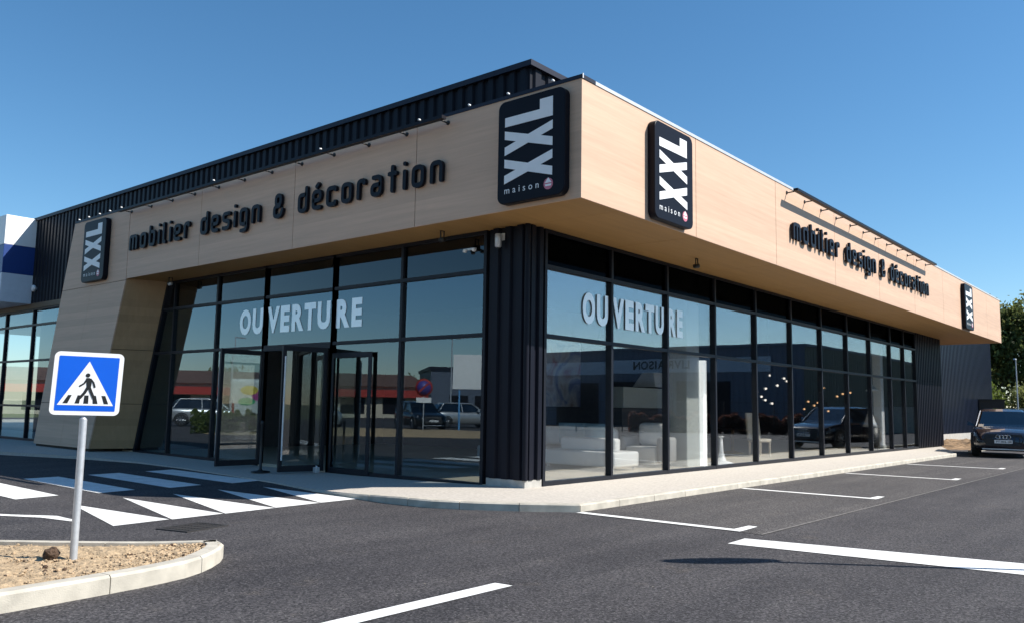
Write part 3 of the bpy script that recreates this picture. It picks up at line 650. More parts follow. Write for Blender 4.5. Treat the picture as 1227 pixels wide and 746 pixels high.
# ------------------------------------------------------------------ signs on the fascia
def logo(origin, u, label, T=.14):
    xf = plane_xf(origin, u, (0, 0, 1)); w, h = 1.31, 1.66
    t = thing('logo_sign', label, 'sign', origin, group=None)
    loc = xf.copy(); loc.translation = Vector((0, 0, 0))
    def pb(mb, name, m, par=t, bevel=0): return mb.build(name, m, par, loc, bevel)
    b = MB(); poly2(b, rrect(0, w, 0, h, .13, 8), 0.004, T); p = pb(b, 'panel', M['black'], bevel=.012)
    A = lambda a, c: (a * w, c * h)
    def quad(mb, pts, k): poly2(mb, [A(*q) for q in pts], T, T + .004 + k * .002)
    u0, u1 = .11, .83
    for v0 in (.19, .465):
        b = MB(); v1 = v0 + .24; tk = .082
        quad(b, [(u0, v0), (u1, v1 - tk), (u1, v1), (u0, v0 + tk)], 0); quad(b, [(u0, v1 - tk), (u1, v0), (u1, v0 + tk), (u0, v1)], 1); pb(b, 'letter', M['white'])
    b = MB(); quad(b, [(u0, .745), (u1, .745), (u1, .835), (u0, .835)], 0); quad(b, [(u1 - .19, .835), (u1, .835), (u1, .93), (u1 - .19, .93)], 0); pb(b, 'letter', M['white'])
    xx = .115 * w
    for ch in 'maison':
        b = MB(); xx = write(b, ch, xx, .095 * h, .105, T, track=.62); pb(b, 'small_letter', M['white'])
    b = MB(); poly2(b, circle(.775 * w, .115 * h, .088, 20, 1.0), T, T + .003); e = pb(b, 'emblem', M['pink'])
    b = MB(); cx, cy = .775 * w, .115 * h
    poly2(b, [(cx - .065, cy + .015), (cx + .065, cy + .015), (cx, cy + .095)], T, T + .005); poly2(b, [(cx - .05, cy - .035), (cx + .05, cy - .035), (cx + .06, cy - .005), (cx - .06, cy - .005)], T, T + .005); pb(b, 'roof_mark', M['white'], e)
    return t
logo((FX, 8.53, 4.555), (0, -1, 0), 'big black logo sign on the shaded fascia beside the building corner')
logo((FX, 23.46, 4.54), (0, -1, 0), 'black logo sign on the shaded fascia above the slanted wooden portal')
logo((11.80, FY, 4.53), (1, 0, 0), 'black logo sign with white letters on the sunlit fascia near the building corner')
logo((34.05, FY, 4.53), (1, 0, 0), 'narrow-looking black logo sign at the far right end of the sunlit fascia')
Wd = .62
GL = {
 'm': (.92, [([(0, 0), (0, 1), (.92, 1), (.92, 0)], 0), ([(.46, .95), (.46, 0)], 0)]),
 'o': (Wd, [([(0, 0), (Wd, 0), (Wd, 1), (0, 1)], 1)]),
 'b': (Wd, [([(0, 1.42), (0, 0), (Wd, 0), (Wd, 1), (.05, 1)], 0)]),
 'i': (.0, [([(0, 0), (0, .95)], 0), ([(0, 1.36), (0, 1.40)], 0)]),
 'l': (.2, [([(0, 1.42), (0, 0), (.2, 0)], 0)]),
 'e': (Wd, [([(Wd, 0), (0, 0), (0, 1), (Wd, 1), (Wd, .46), (.05, .46)], 0)]),
 'r': (.45, [([(0, 0), (0, 1), (.45, 1), (.45, .82)], 0)]),
 'd': (Wd, [([(Wd, 1.42), (Wd, 0), (0, 0), (0, 1), (Wd - .05, 1)], 0)]),
 's': (Wd, [([(Wd, .95), (Wd, 1), (0, 1), (0, .5), (Wd, .5), (Wd, 0), (0, 0), (0, .05)], 0)]),
 'g': (Wd, [([(Wd - .05, 0), (0, 0), (0, 1), (Wd, 1), (Wd, -.42), (.05, -.42)], 0)]),
 'n': (Wd, [([(0, 0), (0, 1), (Wd, 1), (Wd, 0)], 0)]),
 '&': (.74, [([(.12, .72), (.56, .72), (.56, 1.36), (.12, 1.36)], 1), ([(0.74, .42), (.62, 0), (0, 0), (0, .66), (.5, .66)], 0)]),
 'c': (Wd, [([(Wd, .85), (Wd, 1), (0, 1), (0, 0), (Wd, 0), (Wd, .15)], 0)]),
 'a': (Wd, [([(.05, 1), (Wd, 1), (Wd, 0), (0, 0), (0, .55), (Wd - .05, .55)], 0)]),
 't': (.5, [([(.25, 1.38), (.25, 0)], 0), ([(0, .98), (.5, .98)], 0)]),
}
GL['é'] = (Wd, GL['e'][1] + [([(.26, 1.3), (.42, 1.46)], 0)])
def lettering(origin, u, total, xh, label, group=None):
    text = 'mobilier design & décoration'; sw = .080; s = xh - sw
    gap = .12 + sw; sp = .30
    wd = sum((GL[c][0] * s + gap) if c != ' ' else sp for c in text) - gap + sw; k = total / wd
    t = thing('letter_sign', label, 'lettering', origin); loc = plane_xf((0, 0, 0), u, (0, 0, 1)); x = sw / 2
    for c in text:
        if c == ' ': x += sp; continue
        b = MB()
        for q, (pts, cl) in enumerate(GL[c][1]):
            P = [((x + p[0] * s) * k, sw / 2 + p[1] * s) for p in pts]
            P = round_poly(P, .26 * s, bool(cl)) if len(P) > 2 else [Vector(p) for p in P]
            stroke(b, P, sw, .025, .085 + q * .002, bool(cl))
        b.build('letter', M['letter_black'], t, loc); x += GL[c][0] * s + gap
    return t
lettering((FX, 20.93, 5.16), (0, -1, 0), 11.12, .40, 'row of black raised letters on the shaded wooden fascia above the entrance')
lettering((17.86, FY, 5.16), (1, 0, 0), 11.35, .40, 'row of black raised letters on the sunlit wooden fascia facing the parking bays')
# light bars with arms
def lightbar(origin, u, nrm, n, sp, label):
    t = thing('light_bar', label, 'light bar', origin); u = Vector(u); nrm = Vector(nrm); L = (n - 1) * sp
    b = MB(); c0 = nrm * .26 - u * .15; c1 = nrm * .26 + u * (L + .15); sv = Vector((0, 0, .028))
    pts = [c0 - nrm * .05 - sv, c0 + nrm * .05 - sv, c0 + nrm * .05 + sv, c0 - nrm * .05 + sv]; b.prism(pts, c1 - c0); b.build('bar', M['letter_black'], t)
    for k in range(n):
        p = u * (k * sp); b = MB(); b.tube(p + Vector((0, 0, -.01)), p + nrm * .215 + Vector((0, 0, .0)), .014, n=8); b.tube(p, p + nrm * .015, .04, n=10); b.build('arm', M['iron'], t)
    return t
lightbar((FX, 21.05, 6.20), (0, -1, 0), (-1, 0, 0), 12, 1.024, 'long dark light bar on short arms above the shaded letters')
lightbar((17.72, FY, 6.19), (1, 0, 0), (0, -1, 0), 12, 1.045, 'long dark light bar on short arms above the sunlit letters')
# small roof-edge spot lamps
def spot(loc, label, group, first=[None]):
    if first[0] is None:
        t = thing('spot_lamp', label, 'spot lamp', loc); b = MB(); b.box(-.01, .01, -.01, .01, 0, .02); b.build('bracket', M['signblack'], t)
        b = MB(); b.lathe([(.010, -.03), (.017, -.026), (.017, .016), (.008, .022)], (-.02, 0, .03), 12, axis='x'); b.build('lamp_head', M['white'], t); first[0] = t
    else: t = copy_tree(first[0]); t.location = loc
    tag(t, label, group=group)
for y in (24.15, 23.55, 22.9, 22.3, 21.65): spot((FX + .02, y, ZT + .06), 'small white spot lamp on the roof edge above the portal logo sign', 'spot lamps above the portal logo sign')
for y in (8.45, 7.55): spot((FX + .02, y, ZT + .06), 'small white spot lamp on the roof edge above the big corner logo sign', 'spot lamps above the corner logo sign')
for y in (9.3, 10.5, 13.3, 17.2): spot((FX + .02, y, ZT + .06), 'small white spot lamp on the roof edge above the shaded letters', 'spot lamps above the shaded letters')
# soffit fixtures
def hang(loc, label, m, drop=.16):
    t = thing('hanging_spotlight', label, 'spotlight', loc); b = MB(); b.box(-.05, .05, -.012, .012, -.012, 0); b.box(-.05, -.035, -.01, .01, -drop, -.012).box(.035, .05, -.01, .01, -drop, -.012); b.build('bracket', M['signblack'], t)
    b = MB(); b.lathe([(.03, -.06), (.045, -.05), (.045, .06), (.03, .07)], (0, 0, -drop), 12, axis='y'); b.build('lamp_head', m, t); return t
hang((10.44, 10.39, ZS + .004), 'small black spotlight hanging under the soffit left of the corner pillar', M['signblack'])
hang((15.46, 8.03, ZS + .004), 'small black spotlight hanging under the soffit above the right window lettering', M['signblack'])
hang((10.5, 20.0, ZS + .004), 'small pale spotlight under the soffit beside the slanted portal', M['galv'])
t = thing('security_camera', 'white tubular security camera at the top of the corner pillar', 'camera', (GX - .06, 9.32, 4.28)); b = MB(); b.box(-.0, .02, -.06, .06, -.02, .1); b.build('mount', M['white'], t)
b = MB(); b.lathe([(.03, -.16), (.06, -.14), (.06, .06), (.05, .08)], (-.09, 0, 0), 14); b.build('housing', M['galv'], t)
b = MB(); b.lathe([(.022, -.172), (.024, -.158)], (-.09, 0, 0), 12); b.build('lens', M['signblack'], t)
t = thing('emergency_light', 'white twin-headed emergency light fixed on the top left glazing by the pillar', 'light', (GX - .04, 10.05, 4.18)); b = MB(); b.box(-.04, 0, -.13, .13, -.015, .02); b.build('bar', M['galv'], t)
for s in (-.11, .11): b = MB(); b.lathe([(.02, -.03), (.032, -.025), (.035, .02), (.02, .03)], (-.05, s, -.02), 12, axis='x'); b.build('lamp_head', M['white'], t)
# window lettering
def winletters(xf_origin, u, slots, label):
    t = thing('window_lettering', label, 'lettering', xf_origin); loc = plane_xf((0, 0, 0), u, (0, 0, 1))
    for ch, a, c in slots:
        b = MB(); put_glyph(b, ch, a, c, 0, .585, 0, .05, thick=.003); b.build('letter', M['sticker'], t, loc)
    return t
L0 = 17.40
winletters((GX + .014, L0, 2.965), (0, -1, 0), [('O', 0, .45), ('U', .52, .93), ('V', 1.10, 1.56), ('E', 1.60, 1.94), ('R', 2.02, 2.45), ('T', 2.46, 2.86), ('U', 2.92, 3.35), ('R', 3.55, 3.98), ('E', 4.04, 4.36)], 'white window lettering on the shaded glass above the entrance doors')
winletters((12.52, GY + .014, 2.95), (1, 0, 0), [('O', 0, .40), ('U', .46, .84), ('V', 1.0, 1.40), ('E', 1.45, 1.76), ('R', 1.83, 2.19), ('T', 2.21, 2.56), ('U', 2.61, 2.95), ('R', 3.14, 3.46), ('E', 3.51, 3.76)], 'white window lettering on the sunny side glass right of the pillar')

# ------------------------------------------------------------------ neighbour's box sign at far left
t = thing('box_sign', 'large white and blue box sign projecting above the far left glazing', 'sign', (9.9, 29.65, 4.49))
for nm, za, zb, m in (('grey_panel', 0, .93, M['storegrey']), ('blue_band', .934, 1.86, M['storeblue']), ('white_panel', 1.864, 2.82, M['white'])):
    b = MB(); b.box(0, .96, 0, 14, za, zb); b.build(nm, m, t, bevel=.008)
t = thing('wall_lamp', 'small white round lamp on the dark cladding beside the box sign', 'lamp', (GX - .05, 29.35, 4.98)); b = MB(); b.lathe([(.05, 0), (.10, -.02), (.11, -.08), (.07, -.11)], n=14, axis='x'); b.build('lamp_shade', M['white'], t); b = MB(); b.box(0, .05, -.04, .04, -.04, .04); b.build('bracket', M['galv'], t)

# ------------------------------------------------------------------ crossing sign
uu = Vector((.4836, -.2, 0)).normalized(); sgn = thing('crossing_sign', 'blue square pedestrian crossing sign on a grey post in the soil island', 'road sign', (3.15, 7.31, .1))
b = MB(); b.tube((0, 0, 0), (0, 0, 1.16), .03, n=18); b.tube((0, 0, 1.16), (0, 0, 1.185), .03, .012, n=18); b.build('post', M['galv'], sgn)
nn = uu.cross(Vector((0, 0, 1)))        # faces the viewer
loc = plane_xf(Vector((-.0, 0, 1.195)) + nn * .03 - uu * .26 - Vector((0, 0, 0.0)), uu + Vector((0, 0, -.012)), Vector((0, 0, 1)) + uu * .03)
def sp(mb, name, m, par=sgn): return mb.build(name, m, par, loc)
w = .525
b = MB(); poly2(b, rrect(0, w, 0, w, .045), -.014, 0); pl = sp(b, 'plate', M['white'])
b = MB(); poly2(b, rrect(.035, w - .035, .035, w - .035, .008), 0, .0015); sp(b, 'blue_field', M['signblue'], pl)
b = MB(); poly2(b, [(.052, .082), (w - .052, .082), (w / 2, w - .075)], 0, .003); sp(b, 'white_triangle', M['white'], pl)
b = MB(); T0, T1 = .003, .0045
S5 = lambda pts: [(p[0] * w, p[1] * w) for p in pts]
def zb_(x, sk): return S5([(x - .035, .185), (x + .045, .185), (x + .045 + sk, .315), (x - .015 + sk, .315)])
poly2(b, S5([(.175, .185), (.245, .185), (.295, .315), (.245, .315)]), T0, T1); poly2(b, S5([(.345, .185), (.41, .185), (.425, .315), (.38, .315)]), T0, T1)
poly2(b, S5([(.47, .185), (.54, .185), (.535, .315), (.475, .315)]), T0, T1); poly2(b, S5([(.605, .185), (.675, .185), (.64, .315), (.59, .315)]), T0, T1); poly2(b, S5([(.765, .185), (.83, .185), (.775, .315), (.72, .315)]), T0, T1)
sp(b, 'stripe_marks', M['signblack'], pl)
b = MB(); poly2(b, circle(.497 * w, .635 * w, .031 * w * 1.05, 16), .003, .0052)
poly2(b, S5([(.475, .59), (.52, .595), (.555, .57), (.56, .50), (.555, .44), (.495, .44), (.485, .50)]), .003, .0054)
stroke(b, S5([(.49, .575), (.455, .505), (.395, .46)]), .026 * w, .003, .0057); stroke(b, S5([(.54, .575), (.585, .52), (.61, .45)]), .028 * w, .003, .006)
stroke(b, S5([(.515, .45), (.475, .36), (.415, .275)]), .042 * w, .003, .0063); stroke(b, S5([(.53, .45), (.565, .37), (.61, .275)]), .042 * w, .003, .0066); stroke(b, S5([(.61, .275), (.64, .285)]), .024 * w, .003, .0069)
sp(b, 'walking_figure', M['signblack'], pl)
b = MB(); b.tube(nn * .0 + Vector((0, 0, 1.2)), Vector((0, 0, 1.70)), .024, n=10); b.build('back_rail', M['galv'], sgn)

# ------------------------------------------------------------------ things at the entrance
def stanchion(x, y, label):
    t = thing('queue_post', label, 'queue post', (x, y, .045)); b = MB(); b.lathe([(.0, 0), (.19, 0), (.19, .015), (.05, .035), (.026, .06), (.026, .93), (.035, .94), (.035, 1.0), (.01, 1.02)], n=20); b.build('pole', M['signblack'], t); return t
stanchion(9.86, 14.75, 'black queue post with round base between the open entrance doors')
t = thing('door_stop', 'small pale block holding the right entrance door open', 'door stop', (10.62, 13.95, .045)); b = MB(); b.box(-.05, .05, -.05, .05, 0, .11); b.build('block', M['coping'], t, bevel=.008); b = MB(); b.tube((0, 0, .11), (0, 0, .14), .02, n=8); b.build('knob', M['galv'], t)

# ------------------------------------------------------------------ shop interior seen through the glass
def rbox(name, x0, x1, y0, y1, z0, z1, m, par, bev=.05):
    b = MB(); b.box(x0, x1, y0, y1, z0, z1); o = b.build(name, m, par); md = o.modifiers.new('bevel', 'BEVEL'); md.width = bev; md.segments = 3
    for p in o.data.polygons: p.use_smooth = True
    return o
t = thing('sofa', 'white leather corner sofa with a long chaise behind the right window', 'sofa', (15.05, 9.75, .102))
rbox('chaise', 0, 1.0, 0, 1.9, .08, .40, M['sofa'], t); rbox('chaise', 0, 1.0, 1.91, 3.9, .08, .40, M['sofagrey'], t)
for fx in (.1, .9):
    for fy in (.1, 1.8, 3.8): b = MB(); b.tube((fx, fy, 0), (fx, fy, .08), .025, n=8); b.build('foot', M['chrome'], t); rbox('seat', 1.02, 2.1, 1.2, 3.9, .08, .40, M['sofagrey'], t)
rbox('cushion_back', .25, .5, .15, 1.6, .402, .68, M['sofa'], t, .06); rbox('backrest', .1, .55, 2.6, 3.85, .402, .80, M['sofagrey'], t, .14); rbox('backrest', 1.75, 2.1, 1.2, 3.9, .402, .85, M['sofa'], t, .1)
t = thing('armchair', 'white leather armchair beside the grey column behind the window', 'armchair', (16.9, 9.85, .102))
rbox('seat', 0, .8, 0, .8, .06, .46, M['sofa'], t); rbox('backrest', .45, .8, .05, .75, .462, 1.0, M['sofa'], t, .12); rbox('armrest', .0, .7, -.18, -.01, .1, .68, M['sofagrey'], t, .07); rbox('armrest', .0, .7, .81, .98, .1, .68, M['sofagrey'], t, .07)
for x, y, lb in ((15.75, 10.6, 'pale blue cushion lying at the middle of the white sofa'), (15.8, 11.35, 'blue grey cushion leaning at the far end of the white sofa')):
    b = MB(); vs = []
    for i in range(9):
        for j in range(9):
            a, c = i / 8 * 2 - 1, j / 8 * 2 - 1; h = .10 * (1 - a ** 4) ** .5 * (1 - c ** 4) ** .5; vs.append((h, a * .26, c * .2 + .21))
    vs += [(-v[0], v[1], v[2]) for v in vs]
    f1 = [(i * 9 + j, (i + 1) * 9 + j, (i + 1) * 9 + j + 1, i * 9 + j + 1) for i in range(8) for j in range(8)]
    b.add(vs, f1 + [tuple(81 + q for q in reversed(f)) for f in f1], 0, True); o = b.build('cushion', M['pillow']); o.location = (x, y, .62); o.scale = (1.2, 1.25, 1.15); o.rotation_euler = (0, .25, .7); tag(o, lb, 'cushion')
t = thing('dining_chair', 'dark chair on thin legs at the left edge of the side window', 'chair', (13.9, 11.2, .102), .4)
rbox('seat', -.22, .22, -.22, .22, .44, .50, M['signblack'], t, .02); rbox('backrest', .2, .24, -.22, .22, .55, 1.0, M['signblack'], t, .015)
for a in (-.19, .19):
    for c in (-.19, .19): b = MB(); b.tube((a * 1.2, c * 1.2, 0), (a, c, .45), .012, n=8); b.build('leg', M['chrome'], t)
t = thing('wall_picture', 'large abstract canvas hanging on the dark wall behind the sofa', 'picture', (20.5, 15.42, 1.45)); b = MB(); b.box(-1.3, 1.3, -.03, .03, 0, 2.0); b.build('canvas', M['art1'], t)
b = MB(); b.box(-1.34, 1.34, .03, .05, -.04, 2.04); b.build('frame', M['signblack'], t)
b = MB(); b.box(18.2, 23, 15.46, 15.52, .102, 4.4); tag(b.build('display_wall', M['inside']), 'dark display wall behind the white sofa', 'partition')
t = thing('column', 'square pale column with a bright lit edge behind the right window', 'column', (17.75, 9.5, .102)); b = MB(); b.box(0, .62, 0, .5, 0, 4.38); b.build('shaft', M['greywall'], t); b = MB(); b.box(.64, .80, -.1, .1, 0, 2.5); b.build('edge_strip', M['led'], t)
t = thing('column', 'slim white column behind the far end of the right window', 'column', (33.0, 9.6, .102)); b = MB(); b.box(0, .3, 0, .3, 0, 4.3); b.build('shaft', M['white'], t, bevel=.01); b = MB(); b.box(-.03, .33, -.03, .33, 0, .12); b.build('base', M['greywall'], t)
t = thing('kitchen_hood', 'pale kitchen hood above a wide white counter front behind the sofa', 'cooker hood', (21.6, 13.6, 0)); b = MB(); b.hexa([(.9, -.5, 2.1), (2.1, -.5, 2.1), (2.1, .3, 2.1), (.9, .3, 2.1), (1.3, -.2, 2.55), (1.8, -.2, 2.55), (1.8, .2, 2.55), (1.3, .2, 2.55)]); b.build('hood', M['white'], t); b = MB(); b.box(-.6, 2.4, -.3, .2, 1.45, 2.05); b.build('counter_front', M['greywall'], t); b = MB(); b.box(-.5, 2.3, -.2, .2, .1, 1.44); b.build('cabinet', M['inside'], t)
def chandelier(x, y, z, label, m, n, r):
    t = thing('chandelier', label, 'chandelier', (x, y, z)); b = MB(); b.tube((0, 0, 0), (0, 0, 4.45 - z), .012, n=6); b.build('cable', M['signblack'], t)
    for k in range(n):
        a = 2.4 * k; q = Vector((r * math.cos(a) * (.4 + .6 * (k % 3) / 2), r * math.sin(a) * (.4 + .6 * (k % 3) / 2), -.5 + .9 * ((k * .37) % 1)))
        b = MB(); b.lathe([(.008, -.035), (.03, -.02), (.033, .015), (.012, .035)], q, 10); b.build('globe', m, t); b = MB(); b.tube(q, (q.x * .3, q.y * .3, .9), .002, n=5); b.build('wire', M['signblack'], t)
chandelier(24.6, 10.4, 2.15, 'chandelier of small white globes behind the middle of the side window', M['bulb'], 9, .55)
chandelier(31.0, 11.0, 1.95, 'wide brass chandelier behind the far side window', M['warmbulb'], 12, .9)
def cchair(x, y, rz, label):
    t = thing('dining_chair', label, 'chair', (x, y, .102), rz); rbox('seat', -.24, .24, -.24, .24, .42, .50, M['cream'], t, .03); b = MB(); b.hexa([(.2, -.22, .5), (.27, -.22, .5), (.27, .22, .5), (.2, .22, .5), (.30, -.2, 1.25), (.35, -.2, 1.25), (.35, .2, 1.25), (.30, .2, 1.25)]); b.build('backrest', M['cream'], t)
    for a in (-.2, .2):
        for c in (-.2, .2): b = MB(); b.tube((a, c, 0), (a, c, .42), .02, .025, n=8); b.build('leg', M['cream'], t)
cchair(23.5, 10.25, 1.2, 'high-backed cream chair nearer the middle of the side window'); cchair(24.1, 10.5, 1.1, 'second high-backed cream chair just behind the first by the side window')
t = thing('dining_table', 'dark round table beside the cream chairs behind the side window', 'table', (24.6, 11.6, .102)); b = MB(); b.lathe([(.0, .72), (.75, .72), (.77, .74), (.75, .76), (0, .76)], n=28); b.build('table_top', M['signblack'], t); b = MB(); b.lathe([(.35, 0), (.34, .03), (.06, .08), (.05, .72)], n=16); b.build('leg', M['brass'], t)
t = thing('floor_lamp', 'white curved floor lamp near the right end of the side window', 'floor lamp', (31.9, 9.7, .102)); b = MB(); b.lathe([(.28, 0), (.3, .03), (.3, .78), (.02, .8)], n=20); b.build('base', M['signblack'], t); b = MB(); b.lathe([(.25, .802), (.2, .95), (.08, 1.3), (.04, 1.8), (.03, 2.3)], n=16); b.build('stem', M['white'], t); b = MB(); b.lathe([(.03, 2.3), (.2, 2.15), (.22, 2.1), (.05, 2.33)], (.35, 0, 0), 14); b.build('lamp_shade', M['white'], t)
t = thing('floor_vase', 'white curved display stand on the floor right of the grey column', 'stand', (19.2, 9.35, .102)); b = MB(); b.lathe([(.38, 0), (.36, .03), (.12, .1), (.05, .3), (.03, .65)], n=18); b.build('body', M['white'], t); b = MB(); b.lathe([(.03, .65), (.08, .68), (.02, .7)], n=12); b.build('rim', M['white'], t)

# ------------------------------------------------------------------ cars
def smooth_interp(xs, ks, vs):
    return np.interp(xs, ks, vs)
def make_car(label, paint, loc, rz, L=4.75, Wc=1.92, H=1.63, logo_rings=True):
    t = thing('parked_car', label, 'car', loc, rz); hw = Wc / 2; hl = L / 2
    xs = np.concatenate([np.linspace(-hl, -hl + .35, 6), np.linspace(-hl + .5, hl - .55, 16), np.linspace(hl - .4, hl, 7)])
    belt = np.interp(xs, [-hl, -hl + .12, -hl + .5, -.6, .75, 1.4, hl - .45, hl - .12, hl], [.82, 1.0, 1.04, 1.02, 1.0, .98, .90, .80, .62])
    wid = np.interp(xs, [-hl, -hl + .25, -hl + .8, 0, hl - .9, hl - .35, hl - .12, hl], [.76, .90, .98, 1, .985, .92, .83, .72]) * hw
    bot = np.interp(xs, [-hl, -hl + .3, -hl + .8, hl - .9, hl - .25, hl], [.42, .28, .24, .24, .22, .30])
    b = MB(); vs = []; K = 13
    for x, zb, ww, z0 in zip(xs, belt, wid, bot):
        h = zb - z0; sec = [(0, z0), (.82, z0), (.93, z0 + .1 * h), (.985, z0 + .3 * h), (1.0, z0 + .55 * h), (.985, z0 + .78 * h), (.94, zb - .05 * h), (.86, zb), (.55, zb + .025), (0, zb + .04)]
        full = [(-a, c) for a, c in reversed(sec[1:-1])]
        ring = sec + full
        vs += [(x, a * ww, c) for a, c in ring]
    m_ = len(sec) + len(full)
    fs = [(i * m_ + j, (i + 1) * m_ + j, (i + 1) * m_ + (j + 1) % m_, i * m_ + (j + 1) % m_) for i in range(len(xs) - 1) for j in range(m_)] + [tuple(range(m_)), tuple((len(xs) - 1) * m_ + j for j in range(m_ - 1, -1, -1))]
    b.add(vs, fs, 0, True); b.build('body', paint, t)
    # greenhouse
    st = [(1.12, 1.0, .82, 1.0), (.95, 1.09, .80, 1.0), (.35, H - .10, .66, 1.02), (.05, H - .02, .63, 1.03), (-.6, H, .625, 1.03), (-1.3, H - .03, .61, 1.03), (-1.75, H - .12, .60, 1.03), (-2.12, 1.12, .74, 1.03), (-2.2, 1.03, .78, 1.02)]
    b = MB(); vs = []
    for x, zt, wt, zb in st:
        wb = .86; f = max(0, (zt - 1.0) / (H - 1.0)); wtop = wb * (1 - f) + wt / .66 * .70 * f
        vs += [(x, wb * hw, .98), (x, wtop * hw, zt - .03 * f), (x, wtop * hw * .86, zt), (x, 0, zt + .012 * f), (x, -wtop * hw * .86, zt), (x, -wtop * hw, zt - .03 * f), (x, -wb * hw, .98)]
    n = len(st)
    for i in range(n - 1):
        for j in range(6):
            roof = (2 <= i <= 5 and j in (1, 2, 3, 4))
            b.add([vs[i * 7 + j], vs[(i + 1) * 7 + j], vs[(i + 1) * 7 + j + 1], vs[i * 7 + j + 1]], [(0, 1, 2, 3)], 1 if roof else 0, True)
    b.build('windows', [M['car_glass'], paint], t)
    b = MB(); b.box(-1.9, .7, -.62 * hw / .96, .62 * hw / .96, .6, 1.0); b.box(-.1, .25, -.6, -.15, .95, 1.33); b.box(-.1, .25, .15, .6, .95, 1.33); b.build('seats', M['plastic'], t)
    # pillars
    for s in (-1, 1):
        b = MB()
        for (xa, za, ya, xb, zb2, yb2) in ((1.1, 1.0, .86, .32, H - .09, .715), (-.35, .98, .872, -.4, H - .03, .70), (-1.95, 1.03, .86, -1.6, H - .09, .70)): b.tube((xa, s * ya * hw, za), (xb, s * yb2 * hw, zb2), .035, n=8)
        b.tube((.32, s * .72 * hw, H - .075), (-1.6, s * .70 * hw, H - .06), .03, n=8)
        b.build('roof_pillars', paint, t)
    # wheels
    for sx_ in (1, -1):
        for s in (1, -1):
            cx, cy = sx_ * (L * .305), s * (hw - .12)
            b = MB(); b.lathe([(.26, -.115), (.34, -.11), (.36, -.08), (.36, .08), (.34, .11), (.26, .115)], (cx, cy, .36), 28, axis='y'); wh = b.build('tyre', M['tyre'], t)
            b = MB(); yo = cy + s * .118
            b.lathe([(.03, -.004), (.26, -.006), (.26, .004), (.03, .006)], (cx, yo - s * .03, .36), 24, axis='y', mi=1)
            for k in range(10):
                a = 2 * math.pi * k / 10; d = Vector((math.cos(a), 0, math.sin(a))); b.tube(Vector((cx, yo, .36)) + d * .04, Vector((cx, yo, .36)) + d * .25, .022, n=6)
            b.build('rim', [M['rim'], M['signblack']], wh)
            b = MB(); pts = []
            arc = [(cx + .43 * math.cos(a), .36 + .43 * math.sin(a)) for a in np.linspace(-.15, math.pi + .15, 18)]; arc2 = [(cx + .37 * math.cos(a), .36 + .37 * math.sin(a)) for a in np.linspace(math.pi + .15, -.15, 18)]
            for i in range(17): 
                q = [arc[i], arc[i + 1], arc2[16 - i], arc2[17 - i]]; b.prism([(p[0], s * (hw - .10), p[1]) for p in q], (0, s * .105, 0))
            b.build('wheel_arch', M['plastic'], t)
    # front details
    xf = hl
    b = MB(); b.prism([(xf - .02, -.50, .40), (xf - .02, .50, .40), (xf - .035, .58, .62), (xf - .10, .52, .78), (xf - .10, -.52, .78), (xf - .035, -.58, .62)], (.045, 0, 0)); gr = b.build('grille', M['plastic'], t)
    b = MB()
    for k in range(7): b.box(xf + .018, xf + .03, -.47 + k * .157 - .008, -.47 + k * .157 + .008, .44, .74)
    b.build('grille_bars', M['iron'], gr)
    b = MB(); b.box(xf + .02, xf + .035, -.26, .26, .48, .59); pl_ = b.build('number_plate', M['white'], t)
    b = MB(); lm = plane_xf((xf + .036, -.20, .505), (0, 1, 0), (0, 0, 1)); write(b, 'FT-806-SM', 0, 0, .06, 0, track=.14, bold=.02); b.build('plate_text', M['signblack'], pl_, lm)
    if logo_rings:
        b = MB()
        for k in range(4): 
            c = (-.15 + k * .10)
            pts = [(c + .062 * math.cos(a), .69 + .062 * math.sin(a)) for a in np.linspace(0, 2 * math.pi, 20)[:-1]]
            for i in range(19): b.tube((xf + .034 + k * .001, pts[i][0], pts[i][1]), (xf + .034 + k * .001, pts[(i + 1) % 19][0], pts[(i + 1) % 19][1]), .008, n=5, caps=False)
        b.build('emblem', M['chrome'], t)
    for s in (1, -1):
        b = MB(); b.hexa([(xf - .06, s * .56, .70), (xf - .30, s * .86, .70), (xf - .36, s * .86, .71), (xf - .12, s * .5, .71), (xf - .13, s * .56, .80), (xf - .36, s * .85, .83), (xf - .42, s * .83, .83), (xf - .2, s * .5, .80)]); b.build('headlight', M['lens'], t)
        b = MB(); b.hexa([(xf - .06, s * .60, .34), (xf - .22, s * .82, .36), (xf - .3, s * .8, .36), (xf - .15, s * .58, .34), (xf - .06, s * .62, .52), (xf - .23, s * .85, .54), (xf - .3, s * .82, .54), (xf - .15, s * .58, .52)]); fl = b.build('air_intake', M['plastic'], t)
        b = MB(); b.hexa([(.62, s * (hw - .10), 1.02), (.78, s * (hw - .10), 1.02), (.78, s * (hw + .13), 1.04), (.64, s * (hw + .13), 1.04), (.62, s * (hw - .10), 1.07), (.75, s * (hw - .10), 1.07), (.74, s * (hw + .11), 1.19), (.64, s * (hw + .11), 1.19)]); b.build('mirror', paint, t)
        b = MB(); b.box(-hl - .01, -hl + .1, s * .45 - .18, s * .45 + .18, .82, .92); b.build('tail_light', M['red'], t)
    b = MB(); b.box(xf - .14, xf - .0, -.62, .62, .27, .31); b.build('skid_strip', M['galv'], t)
    return t
make_car('dark navy estate car with four-ring grille emblem, parked facing the camera at the right', M['navy'], (34.3, 5.9, 0), math.atan2(-.168, -.985))

